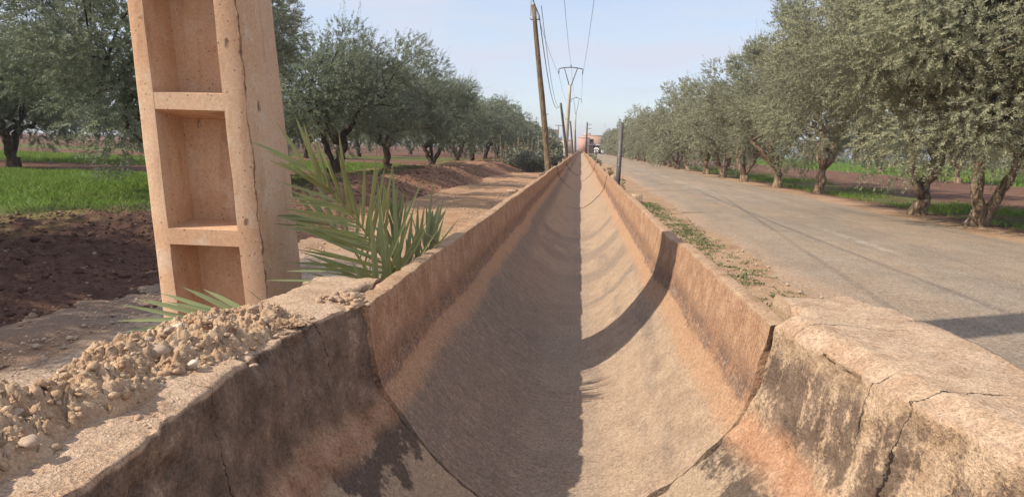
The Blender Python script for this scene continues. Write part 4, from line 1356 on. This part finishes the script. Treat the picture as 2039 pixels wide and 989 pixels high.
sprout = thing('palm_sprout', tuple(at(470, 760, 2.15) * np.array([1, 1, 0])), 'low palm sprout whose green leaflets poke left from behind the rubble wall', 'palm')
def sprout_leaves():
    o = np.array(sprout.location)
    for (u0, v0, y0, u1, v1, y1, W) in ((470, 660, 2.15, 240, 597, 2.0, .017), (460, 645, 2.2, 268, 588, 2.1, .016), (470, 650, 2.2, 292, 590, 2.15, .018), (480, 640, 2.25, 317, 576, 2.2, .017), (500, 640, 2.3, 362, 565, 2.25, .019),
                                       (520, 640, 2.3, 404, 570, 2.3, .019), (450, 640, 2.1, 233, 631, 1.95, .016), (440, 640, 2.1, 243, 654, 1.95, .015), (490, 640, 2.2, 330, 594, 2.1, .016), (520, 600, 2.5, 490, 572, 2.4, .008)):
        mb = MB(); p, q = at(u0, v0, y0), at(u1, v1, y1)
        leaflet(mb, p - o, q - p, (.2, -.6, .8), np.linalg.norm(q - p), W * 1.15, .04, 9)
        mb.build('leaf_blade', M_PALM, sprout)
    mb = MB(); mb.tube(bez([(0, 0, 0), (.0, .02, .3), at(500, 655, 2.25) - o, at(450, 645, 2.15) - o], 14), np.linspace(.016, .006, 14), 6)
    mb.build('stem', M_PALM, sprout)
sprout_leaves()
lone = MB(); o_ = np.array(palm.location)
for (u0, v0, y0, u1, v1, y1) in ((640, 560, 2.9, 528, 558, 2.75), (650, 540, 2.95, 570, 540, 2.85)):
    p, q = at(u0, v0, y0), at(u1, v1, y1); leaflet(lone, p - o_, q - p, (.1, -.5, .8), np.linalg.norm(q - p), .014, 0)
lone.build('leaf_blade', M_PALM, palm)

# ------------------------------------------------------------------ grass, weeds, clods, gravel (uncountable)
def blades_mesh(name, x, y, z, h, w, rng, mat, spread=.45):
    n = len(x)
    a = rng.uniform(0, 2 * np.pi, n); lean = rng.normal(0, spread, (n, 2))
    b = np.stack([x, y, z], -1)
    tip = b + np.stack([lean[:, 0] * h, lean[:, 1] * h, h], -1)
    m = b * .5 + tip * .5 + np.stack([0 * h, 0 * h, h * .12], -1)
    sv = np.stack([np.cos(a), np.sin(a), 0 * a], -1) * (w / 2)[:, None]
    V = np.stack([b - sv, b + sv, m + sv * .8, tip, m - sv * .8], 1).reshape(-1, 3)
    F = np.arange(n * 5).reshape(-1, 5)
    return mesh_data(name, V, F, mat, False)

def scatter(rng, n, x0, x1, y0, y1, dens, power=1.0):
    x = rng.uniform(x0, x1, n); y = y0 + (y1 - y0) * rng.random(n) ** power
    keep = rng.random(n) < dens(x, y)
    return x[keep], y[keep]

rg = np.random.default_rng(77)
def crop_dens(x, y):
    P = P3(x, y)
    e = y + 2.2 * vnoise(P, .25, 1) + 1.0 * vnoise(P, .9, 2)
    return sstep(7.6, 9.4, e) * sstep(20.5, 18.5, e) * sstep(-5.9, -7.0, x + .8 * vnoise(P, .7, 4)) * (.55 + .9 * vnoise(P, 1.1, 7) + .5 * vnoise(P, .35, 12)).clip(.06, 1)
x, y = scatter(rg, 210000, -27, -5.4, 7, 21, crop_dens, 1.15)
z = np.full(len(x), .10) + np.where(x > -9, np.maximum(bank_h(x, y), .06) - .10, 0)
o = link('crop_grass', blades_mesh('crop_grass', x, y, z, rg.uniform(.06, .15, len(x)) * (1 + .35 * vnoise(P3(x, y), .8, 3)), rg.uniform(.009, .018, len(x)), rg, M_GRASS, .6))
tag(o, 'bright green young crop growing in the field beyond the bank at left', 'grass', kind='stuff')
x, y = scatter(rg, 60000, -34, -8.5, 25, 35, lambda x, y: (.55 + .7 * vnoise(P3(x, y), .5, 9)).clip(0, 1), 1)
o = link('far_crop_grass', blades_mesh('far_crop_grass', x, y, np.full(len(x), .10), rg.uniform(.08, .18, len(x)), rg.uniform(.014, .026, len(x)), rg, M_GRASS))
tag(o, 'second green crop strip farther off between the orchard trees at left', 'grass', kind='stuff')
x, y = scatter(rg, 60000, -8.4, -5.0, 4, 26, lambda x, y: sstep(-.1, .6, vnoise(P3(x, y), 1.1, 15) + .5 * vnoise(P3(x, y), .4, 3)) * .8, 1)
o = link('verge_grass', blades_mesh('verge_grass', x, y, bank_h(x, y), rg.uniform(.03, .10, len(x)), rg.uniform(.006, .012, len(x)), rg, M_WEED, .8))
tag(o, 'sparse dry grass on top of the ploughed soil bank', 'grass', kind='stuff')
x, y = scatter(rg, 60000, 7.6, 12, 8, 60, lambda x, y: sstep(7.7, 8.4, x) * sstep(12, 10, x + vnoise(P3(x, y), .5, 9)) * sstep(-.1, .5, vnoise(P3(x, y), .55, 15) + .3), 1.5)
o = link('verge_grass', blades_mesh('shade_grass', x, y, np.zeros(len(x)), rg.uniform(.05, .16, len(x)), rg.uniform(.010, .02, len(x)), rg, M_GRASS, .6))
tag(o, 'shaded green grass under the olive trees beside the road', 'grass', kind='stuff')
x, y = scatter(rg, 90000, 21.5, 75, 24, 130, lambda x, y: sstep(21.8, 23.5, x + 1.2 * vnoise(P3(x, y), .3, 9)) * .9, 1.4)
o = link('far_crop_grass', blades_mesh('right_crop', x, y, np.zeros(len(x)), rg.uniform(.12, .26, len(x)), rg.uniform(.03, .06, len(x)), rg, M_GRASS))
tag(o, 'green crop field beyond the bare red field at right', 'grass', kind='stuff')

def weeds():
    rng = np.random.default_rng(5)
    xs, ys = scatter(rng, 8000, 1.25, 2.05, 3.4, 17, lambda x, y: sstep(-.5, .5, vnoise(P3(x * 2.3, y * .7), 1, 6) * .40 + .12 + .5 * vnoise(P3(x, y), 7, 8)) * np.exp(-((x - 1.62 - .1 * vnoise(P3(0 * x, y), .6, 3)) / .19) ** 2), 1.1)
    mb_v = []
    for x, y in zip(xs, ys):
        n = rng.integers(6, 12); a = rng.uniform(0, 6.28, n); l = rng.uniform(.008, .030, n); el = rng.uniform(.15, 1.1, n)
        d = np.stack([np.cos(a) * np.cos(el), np.sin(a) * np.cos(el), np.sin(el)], -1)
        b = np.array([x, y, .0]) + rng.normal(size=(n, 3)) * np.array([.02, .02, .004]); s = unit(np.cross(d, [0, 0, 1.0])) * (l * .30)[:, None]
        mb_v.append(np.stack([b, b + d * (l * .5)[:, None] + s, b + d * l[:, None], b + d * (l * .5)[:, None] - s], 1).reshape(-1, 3))
    V = np.concatenate(mb_v)
    o = link('weeds', mesh_data('weeds', V, np.arange(len(V)).reshape(-1, 4), M_WEED))
    tag(o, 'strip of low green weeds in the dirt between the canal and the road', 'weeds', kind='stuff')
weeds()

M_CLOD = mat_clod()
M_PEB = simple('pebble', (.42, .33, .25), .9, .3, 12, .4)
n = 42000
x = rg.uniform(-7.0, -2.9, n); y = 2.0 + 26 * rg.random(n) ** 1.8
s = rg.lognormal(math.log(.0105), .5, n).clip(.004, .042) * sstep(-2.7, -3.6, x).clip(.35, 1)
v, f = rocks(np.stack([x, y, bank_h(x, y) + s * .15], -1), s, rg, .7, (ICO_V, ICO_F), .25)
o = link('soil_clods', mesh_data('soil_clods', v, f, M_CLOD)); tag(o, 'dark clods of turned soil covering the bank beside the track', 'soil clods', kind='stuff')
n = 14000
x = rg.uniform(-3.6, -1.15, n); y = 1.5 + 22 * rg.random(n) ** 1.8
s = rg.lognormal(math.log(.0075), .45, n).clip(.003, .03)
v, f = rocks(np.stack([x, y, np.full(n, .03)], -1), s, rg, .6, (ICO_V, ICO_F), .2)
o = link('gravel', mesh_data('gravel', v, f, M_PEB)); tag(o, 'pale loose gravel scattered over the dirt track left of the canal', 'gravel', kind='stuff')
n = 6000
x = np.where(rg.random(n) < .75, rg.normal(1.75, .3, n), rg.normal(7.2, .25, n)); y = 2.5 + 30 * rg.random(n) ** 1.5
ok = x > 1.2
s = rg.lognormal(math.log(.006), .5, n).clip(.002, .022)
v, f = rocks(np.stack([x, y, np.where((x > 1.95) & (x < 6.85), .016, .002)], -1)[ok], s[ok], rg, .6, (ICO_V, ICO_F), .2)
o = link('gravel', mesh_data('road_gravel', v, f, M_PEB)); tag(o, 'small stones and grit along both dusty road edges', 'gravel', kind='stuff')

# ------------------------------------------------------------------ shrub and dry stalks left of the canal
def shrub(x, y, w, h, n, seed, label, mat, dry=0, group=None):
    rng = np.random.default_rng(seed)
    t = thing('shrub', (x, y, 0), label, 'shrub', group)
    c = unit(rng.normal(size=(n, 3))) * (rng.random(n) ** .4)[:, None]
    c = c * np.array([w / 2, w / 2, h * .5]) * (1 + .35 * vnoise(c * 2 + seed, 1.3, seed))[:, None]; c[:, 2] = np.maximum(c[:, 2] + h * .45, .03)
    d = unit(rng.normal(size=(n, 3)) + np.array([0, 0, .5])); L = rng.uniform(.06, .14, n) * (h / 1.2 + .3); s = unit(np.cross(d, rng.normal(size=(n, 3)))) * (L * .22)[:, None]
    V = np.stack([c, c + d * (L * .5)[:, None] + s, c + d * L[:, None], c + d * (L * .5)[:, None] - s], 1).reshape(-1, 3)
    link('foliage', mesh_data('foliage', V, np.arange(len(V)).reshape(-1, 4), mat), t)
    mb = MB()
    for k in range(9):
        a = rng.uniform(0, 6.28); e = np.array([math.cos(a) * w * .35, math.sin(a) * w * .35, h * rng.uniform(.5, .8)])
        mb.tube([(0, 0, -.05), e * .5 + np.array([0, 0, .1]), e], [.02, .014, .006], 5)
    for k in range(dry):
        b = np.array([rng.uniform(-w * .6, w * .6), rng.uniform(-w * .6, w * .6), 0]); e = b + np.array([rng.normal() * .2, rng.normal() * .2, rng.uniform(.8, 1.6) * h])
        mb.tube([b, (b + e) / 2 + rng.normal(size=3) * .05, e], [.008, .006, .003], 4)
    mb.build('stem', M_DRY if dry else M_BARK, t)
SG = 'grey green bushes along the left side of the canal'
shrub(-2.35, 35.0, 1.7, 1.05, 3600, 1, 'grey green bush just left of the wooden pole base', M_SHRUB, 0, SG)
shrub(-3.5, 39.0, 2.0, 1.2, 2600, 2, 'bush with tall dry straw stalks left of the wooden pole', M_SHRUB, 26, SG)
shrub(-1.65, 37.0, 1.2, 1.15, 2400, 3, 'grey green bush right behind the wooden pole', M_SHRUB, 0, SG)
shrub(-1.6, 45.0, 1.2, 1.2, 2000, 4, 'third bush behind the pole, low beside the canal rim', M_SHRUB, 6, SG)
shrub(-4.0, 47.0, 2.0, 1.4, 1800, 5, 'dry brownish bush at the edge of the track', M_DRY, 14, SG)
shrub(-2.2, 52.0, 1.8, 2.0, 2200, 6, 'taller bush at the foot of the second short pole', M_SHRUB, 0, SG)
shrub(-4.6, 60.0, 2.6, 2.6, 2600, 7, 'big rounded bush in front of the distant left trees', M_LEAF_L, 0, SG)
shrub(-3.2, 78.0, 2.4, 2.6, 2200, 8, 'distant dark bush left of the concrete pylon foot', M_LEAF_L, 0, SG)
WG = 'small weeds along the outside of the right rim'
for i, (yy, ww, lb) in enumerate(((16.8, .2, 'small brown weed sticking up behind the right rim beyond the steel post'), (25, .3, 'second small weed behind the right rim, farther than the steel post'), (44, .7, 'dark low weed on the verge between canal and road far ahead'), (62, .9, 'dark scrubby weed far ahead on the right canal side'), (85, 1.1, 'farthest scrubby weed on the right canal side'))):
    shrub(.98 + i * .05, yy, ww * .6, .62 + .06 * i, 160 + 90 * i, 20 + i, lb, M_DRY if i < 2 else M_SHRUB, 2, WG)

# ------------------------------------------------------------------ steel post, poles, pylons, wires
sp = thing('steel_post', (.715, 13.8, 0), 'dark perforated steel channel post standing beside the right canal rim', 'metal post')
mb = MB()
h0 = 1.72
mb.box((0, 0, h0 / 2 - .1), (.076, .006, h0 + .2)); mb.box((-.035, .024, h0 / 2 - .1), (.006, .042, h0 + .2)); mb.box((.035, .024, h0 / 2 - .1), (.006, .042, h0 + .2))
mb.build('channel', M_STEEL, sp)
for zz in (.92, 1.10):
    MB().tube([(0, -.003, zz), (0, -.012, zz)], [.012, .010], 8).build('bolt', M_BOLT, sp)
sp.rotation_euler = (0, math.radians(.6), math.radians(-24))

def wood_pole(px_top, px_base, y, r0, r1, label, mat, bracket=True, group=None):
    T_ = at(*px_top, y); B_ = at(*px_base, y)
    d = (T_ - B_); k = (B_[2] + .3) / d[2]; base = B_ - d * k
    t = thing('wooden_pole', (base[0], base[1], 0), label, 'pole', group)
    o = np.array([base[0], base[1], 0])
    n = 12; a = np.linspace(0, 1, n)[:, None]
    pts = (base * (1 - a) + T_ * a) - o
    pts = pts + .012 * np.stack([np.sin(a[:, 0] * 5), np.cos(a[:, 0] * 4), 0 * a[:, 0]], -1)
    mb = MB(); mb.tube(pts, np.linspace(r0, r1, n), 10, True, .06, 3); mb.build('pole', mat, t, True)
    if bracket:
        b = pts[-1] + (pts[-2] - pts[-1]) * .75
        MB().tube([b + np.array([-.13, 0, .02]), b + np.array([-.10, 0, -.03]), b + np.array([.10, 0, -.03]), b + np.array([.14, 0, .03])], .016, 6).build('bracket', M_STEEL, t)
        MB().tube([pts[-1] + np.array([-r1, 0, -.3]), pts[-1] + np.array([-r1 - .01, 0, .45])], .012, 6).build('conduit', M_PYLON, t)
        for (f_, s_) in ((.45, 1), (.33, -1)):
            q = pts[0] + (pts[-1] - pts[0]) * f_
            MB().tube([q, q + np.array([s_ * (r0 * .9 + .06), 0, .01])], .010, 5).build('step_bolt', M_STEEL, t)
    return T_, B_
PG = 'wooden telephone poles along the canal'
W1, _ = wood_pole((1063, 10), (1091, 335), 20.5, .104, .062, 'tall weathered wooden pole leaning left beside the canal', M_WOOD, True, PG)
W2, _ = wood_pole((1117, 205), (1127, 298), 55, .13, .085, 'shorter dark wooden pole left of the concrete pylon', M_WOOD_D, False, PG)
W3, _ = wood_pole((1136, 241), (1140, 298), 88, .13, .09, 'dark wooden pole just right of the concrete pylon foot', M_WOOD_D, False, PG)
W4, _ = wood_pole((1145.5, 258), (1146, 298), 122, .15, .10, 'farthest dark wooden pole in front of the second pylon', M_WOOD_D, False, PG)

def pylon(px_top, px_base, y, arm_px, label, group):
    T_ = at(*px_top, y); B_ = at(*px_base, y)
    d = T_ - B_; base = B_ - d * ((B_[2] + .3) / d[2])
    t = thing('concrete_pylon', (base[0], base[1], 0), label, 'pylon', group)
    o = np.array([base[0], base[1], 0])
    mb = MB(); n = 8; a = np.linspace(0, 1, n)[:, None]
    mb.tube((base * (1 - a) + T_ * a) - o, np.linspace(.24, .12, n), 4); mb.build('shaft', M_PYLON, t)
    tp = T_ - o; hw = arm_px / F_PX * y / 2
    up = .030 * y * .75
    arm = MB()
    xs = np.linspace(-1, 1, 9)
    arm.tube([tp + np.array([hw * q, 0, up * (1 - .10 * q * q)]) for q in xs], .045, 6)
    for s in (-1, 1):
        arm.tube([tp + np.array([0, 0, -.35]), tp + np.array([s * hw * .55, 0, up * .97])], .045, 6)
    arm.build('crossarm', M_STEEL, t)
    ends = []
    for s in (-1, 0, 1):
        b = tp + np.array([s * hw * .98, 0, up * (.9 if s else 1.0)])
        dz = -.45 if s else .25
        MB().tube([b, b + np.array([0, 0, dz * .5]), b + np.array([0, 0, dz])], [.025, .06, .03], 6).build('insulator', M_STEEL, t)
        ends.append(b + np.array([0, 0, dz]) + o)
    return ends
YG = 'concrete pylons carrying the power line'
E1 = pylon((1135.5, 168), (1126, 298), 64, 47, 'slender pale concrete pylon with V shaped crossarm above the canal', YG)
E2 = pylon((1146.5, 228), (1143, 298), 130, 20, 'second smaller concrete pylon with V crossarm, far along the canal', YG)

def wire(a, b, sag, r, label, n=40, group='overhead wires'):
    a, b = np.array(a, float), np.array(b, float)
    t = np.linspace(0, 1, n)[:, None]
    pts = a * (1 - t) + b * t; pts[:, 2] -= (4 * sag * t * (1 - t))[:, 0]
    mb = MB(); mb.tube(pts - a, r, 5); o = mb.build('wire', M_WIRE, None, True, tuple(a))
    tag(o, label, 'wire', group)
pc = np.array([POST_C[0], POST_C[1], POST_TOP + .98])
wire(pc, E1[0], .9, .010, 'thin power wire running to the left end of the pylon crossarm')
wire(pc + np.array([1.4, 0, 0]), E1[1], .9, .010, 'thin power wire running to the middle of the pylon crossarm')
wire(pc + np.array([2.85, 0, 0]), E1[2], .9, .010, 'thin power wire running to the right end of the pylon crossarm')
for i, nm in enumerate(('left', 'middle', 'right')):
    wire(E1[i], E2[i], 1.2, .011, 'thin power wire between the two pylons, on the %s of the crossarms' % nm)
hook = W1 + np.array([.16, -.02, -.28])
wire(hook, W2 + np.array([-.1, 0, -.2]), 1.05, .014, 'thick dark telephone cable sagging from the wooden pole to the shorter pole')
wire(hook + np.array([.05, 0, .25]), W2 + np.array([-.1, 0, -.35]), .75, .009, 'thin cable beside the thick telephone cable, between the same two poles')
wire(np.array([-1.5, -22, 5.6]), hook, .55, .012, 'thick telephone cable coming overhead from the camera side to the wooden pole')
wire(W2 + np.array([0, 0, -.2]), W3 + np.array([0, 0, -.2]), .5, .014, 'telephone cable between the two short dark poles')

# ------------------------------------------------------------------ village at the end of the road
def building(name, x, y, w, d, h, mat, label, windows=(), door=None, awning=None, parapet=.35, cat='building', group='buildings at the end of the road', upper=None):
    t = thing(name, (x, y, 0), label, cat, group)
    MB().box((0, d / 2, h / 2 - .1), (w, d, h + .2)).build('wall', mat, t)
    mb = MB()
    for (cx_, cy_, sx, sy) in ((0, .1, w + .12, .2), (0, d - .1, w + .12, .2), (-w / 2 + .1, d / 2, .2, d - .42), (w / 2 - .1, d / 2, .2, d - .42)):
        mb.box((cx_, cy_, h + parapet / 2), (sx, sy, parapet - .004))
    mb.build('parapet', mat, t)
    if upper:
        ux, uw, uh = upper
        MB().box((ux, d / 2, h + uh / 2 + .003), (uw, d * .5, uh)).build('roof_room', M_CREAM, t)
    for (wx, wz, ww, wh) in windows:
        f = MB().box((wx, -.03, wz), (ww, .08, wh)).build('window', M_DARK, t)
        MB().box((wx, -.06, wz - wh / 2 - .05), (ww + .2, .16, .08)).build('sill', M_CREAM, f)
    if door:
        dx, dw, dh = door
        MB().box((dx, -.03, dh / 2), (dw, .08, dh)).build('door', M_DARK, t)
    if awning:
        ax, aw, az = awning
        MB().box((ax, -.75, az), (aw, 1.5, .22)).build('awning', M_WHITE, t)
        for s in (-1, 1):
            MB().tube([(ax + s * (aw / 2 - .1), -1.4, -.05), (ax + s * (aw / 2 - .1), -1.4, az - .11)], .05, 6).build('awning_post', M_PYLON, t)
    return t
building('house', mapx(1162, 290, 205), 205, 3.2, 10, 4.2, M_PINK, 'flat roofed salmon pink house at the end of the canal')
building('shop', mapx(1182, 290, 212), 212, 6.6, 12, 5.0, M_BEIGE, 'two storey beige building with white awning where the road ends', windows=((-.7, 3.7, 1.1, 1.1), (-2.9, 3.7, 1.1, 1.2)), door=(1.2, 2.6, 2.3), awning=(.9, 4.6, 2.55), upper=(-1.9, 2.0, 1.0))
building('house', mapx(1086, 280, 200), 200, 6.6, 10, 6.0, M_BEIGE, 'tall beige house rising behind the left olive row', windows=((-1.5, 4.4, 1, 1.1), (1.5, 4.4, 1, 1.1)))
building('house', mapx(1128, 290, 190), 190, 3.0, 7, 3.2, M_CREAM, 'low pale house partly hidden behind the pylon foot', windows=((0, 1.9, .8, .9),))
building('house', mapx(1025, 300, 170), 170, 7, 6, 1.9, M_PINK, 'low pink wall like house seen between the left trunks')
# lattice style dark pole before the beige building, thin masts
t = thing('electric_pole', (mapx(1167, 298, 180), 180, 0), 'dark electric pole with side rungs in front of the beige building', 'pole')
MB().box((0, 0, 3.85), (.55, .4, 8.0), taper=.62).build('shaft', M_WOOD_D, t)
for zz in (7.3, 6.3):
    MB().box((.55, 0, zz), (1.1, .12, .12)).build('crossarm', M_STEEL, t)
t = thing('antenna_mast', (mapx(1203, 290, 190), 190, 0), 'thin antenna mast rising above the far right trees', 'mast')
MB().tube([(0, 0, -.1), (0, 0, 8.4)], [.09, .04], 6).build('pole', M_PYLON, t)
MB().box((0, 0, 7.7), (.5, .05, .05)).build('aerial', M_PYLON, t)
t = thing('antenna_mast', (mapx(1067, 280, 198), 198, 0), 'thin mast with branching aerials above the beige left house', 'mast')
MB().tube([(0, 0, -.1), (0, 0, 9.6)], [.12, .07], 6).build('pole', M_STEEL, t)
for q, zz in enumerate((9.4, 8.9, 8.3)):
    MB().box((0, 0, zz), (1.2 - .2 * q, .08, .08)).build('aerial', M_STEEL, t)
t = thing('telephone_pole', (mapx(1111, 290, 160), 160, 0), 'T shaped pole above the far left trees', 'pole')
MB().tube([(0, 0, -.1), (0, 0, 6.4)], [.13, .09], 6).build('pole', M_WOOD_D, t)
MB().box((0, 0, 6.2), (1.7, .1, .12)).build('crossarm', M_WOOD_D, t)

# parked white car by the awning
def car():
    x = mapx(1204, 300, 186)
    t = thing('parked_car', (x, 186, .02), 'small white car parked at the road edge before the beige building', 'car')
    prof = [(-.82, .35), (-.82, .80), (-.76, .92), (-.62, 1.42), (.62, 1.42), (.76, .92), (.82, .80), (.82, .35)]
    n = len(prof); ys = [0, .25, 1.0, 1.5, 3.0, 3.6, 3.9]; sc = [(.93, .60), (1, .66), (1, .70), (1, 1.0), (1, 1.0), (.98, .72), (.92, .6)]
    V = []
    for yy, (sx, sz) in zip(ys, sc):
        for (px, pz) in prof:
            V.append((px * sx, yy, .35 + (pz - .35) * sz if pz > .5 else pz))
    mb = MB(); mb.add(V, grid_faces(len(ys), n, True)); mb.f.setdefault(n, []).append(np.array([list(range(n))[::-1], list(np.arange(n) + (len(ys) - 1) * n)]))
    mb.build('body', simple('car_paint', (.55, .54, .52), .4, .05, 2, .05), t)
    MB().box((0, 1.22, 1.17), (1.25, .40, .30)).build('windscreen', M_GLASS, t)
    for s in (-1, 1):
        MB().box((s * .62, -.01, .72), (.26, .06, .16)).build('headlight', M_LAMP, t)
        for yy in (.75, 3.1):
            MB().tube([(s * .66, yy, .30), (s * .84, yy, .30)], .30, 14).build('wheel', M_BLACK, t)
car()

# motorcycle and rider coming along the road
def moto():
    base = at(1187, 312, 118); x, y = base[0], 118
    m = thing('motorcycle', (x, y, .04), 'small motorcycle coming towards the camera along the road', 'motorcycle')
    def wheel(yy):
        a = np.linspace(0, 2 * np.pi, 19)
        w = MB().tube(np.stack([0 * a, yy + .28 * np.cos(a), .30 + .28 * np.sin(a)], -1), .05, 6, False).build('wheel', M_BLACK, m)
        MB().tube([(-.05, yy, .3), (.05, yy, .3)], .07, 8).build('hub', M_STEEL, w)
    wheel(0); wheel(1.25)
    MB().tube([(0, 1.25, .32), (0, .85, .55), (0, .45, .62), (0, .2, .85)], [.05, .12, .13, .06], 8).build('frame', M_BLACK, m)
    MB().tube([(0, .35, .84), (0, .6, .90), (0, .78, .82)], [.08, .15, .08], 8).build('fuel_tank', M_STEEL, m)
    MB().box((0, 1.05, .82), (.26, .62, .10), bevel=.04).build('seat', M_BLACK, m)
    MB().tube([(-.07, 0, .3), (-.08, .2, .95)], .03, 6).build('fork', M_STEEL, m)
    MB().tube([(.07, 0, .3), (.08, .2, .95)], .03, 6).build('fork', M_STEEL, m)
    MB().tube([(-.36, .38, 1.02), (-.18, .24, 1.05), (.18, .24, 1.05), (.36, .38, 1.02)], .022, 6).build('handlebar', M_STEEL, m)
    MB().tube([(0, .06, .86), (0, .0, .86)], [.10, .085], 10).build('headlight', M_LAMP, m)
    MB().box((0, -.02, .60), (.12, .34, .02)).build('mudguard', M_WHITE, m)
    # rider, one skinned body
    p = thing('person', (x, y + .95, .04), 'rider in a long white robe and dark cap, seated on the motorcycle', 'person')
    J = {'pel': (0, 0, .96), 'sp': (0, -.05, 1.18), 'ch': (0, -.09, 1.38), 'nk': (0, -.10, 1.52), 'hd': (0, -.13, 1.62), 'ht': (0, -.13, 1.74)}
    R_ = {'pel': .15, 'sp': .145, 'ch': .16, 'nk': .06, 'hd': .095, 'ht': .075}
    E_ = [('pel', 'sp'), ('sp', 'ch'), ('ch', 'nk'), ('nk', 'hd'), ('hd', 'ht')]
    for s, q in ((-1, 'l'), (1, 'r')):
        J.update({'sh' + q: (s * .19, -.09, 1.42), 'el' + q: (s * .34, -.30, 1.22), 'wr' + q: (s * .34, -.54, 1.10), 'ha' + q: (s * .34, -.62, 1.07), 'hi' + q: (s * .12, 0, .93), 'kn' + q: (s * .24, -.40, .84), 'an' + q: (s * .20, -.16, .42), 'to' + q: (s * .20, -.34, .36)})
        R_.update({'sh' + q: .075, 'el' + q: .055, 'wr' + q: .04, 'ha' + q: .045, 'hi' + q: .11, 'kn' + q: .075, 'an' + q: .05, 'to' + q: .045})
        E_ += [('ch', 'sh' + q), ('sh' + q, 'el' + q), ('el' + q, 'wr' + q), ('wr' + q, 'ha' + q), ('pel', 'hi' + q), ('hi' + q, 'kn' + q), ('kn' + q, 'an' + q), ('an' + q, 'to' + q)]
    names = list(J)
    me = bpy.data.meshes.new('body'); me.from_pydata([J[n_] for n_ in names], [(names.index(a), names.index(b)) for a, b in E_], [])
    me.materials.append(M_SKIN)
    b = link('body', me, p)
    md = b.modifiers.new('skin', 'SKIN'); sd = b.modifiers.new('sub', 'SUBSURF'); sd.levels = sd.render_levels = 1
    layer = me.skin_vertices[0] if me.skin_vertices else None
    if layer is None:
        me.attributes.new('skin', 'FLOAT', 'POINT')
    else:
        for i, n_ in enumerate(names):
            layer.data[i].radius = (R_[n_], R_[n_]); layer.data[i].use_root = (n_ == 'pel')
    # robe over torso, arms and thighs
    rb = MB()
    rb.tube([(0, .02, .86), (0, 0, .98), (0, -.05, 1.2), (0, -.09, 1.42), (0, -.10, 1.50)], [.22, .20, .19, .215, .09], 12)
    for s in (-1, 1):
        rb.tube([(s * .15, -.09, 1.42), (s * .345, -.30, 1.22), (s * .34, -.50, 1.12)], [.10, .085, .07], 8)
        rb.tube([(s * .10, .02, .95), (s * .24, -.40, .86), (s * .215, -.24, .52)], [.15, .13, .13], 10)
    rb.build('robe', M_CLOTH, p, True)
    hv = ICO1_V * np.array([.108, .118, .085]) + np.array([0, -.12, 1.715]); hv = hv[:]
    MB().add(hv, ICO1_F).build('cap', M_TROUSER, p, True)
moto()

# ------------------------------------------------------------------ air
def haze():
    k = bpy.data.materials.new('haze_air'); k.use_nodes = True
    n = k.node_tree.nodes; n.clear()
    out = n.new('ShaderNodeOutputMaterial'); v = n.new('ShaderNodeVolumePrincipled')
    v.inputs['Color'].default_value = (.86, .90, .96, 1); v.inputs['Density'].default_value = .0007; v.inputs['Anisotropy'].default_value = .3
    k.node_tree.links.new(v.outputs[0], out.inputs['Volume'])
    o = MB().box((0, 1000, 6.5), (8200, 8200, 15.5)).build('haze', k)
    tag(o, 'thin warm haze lying over the fields and road', 'haze', kind='stuff')
haze()
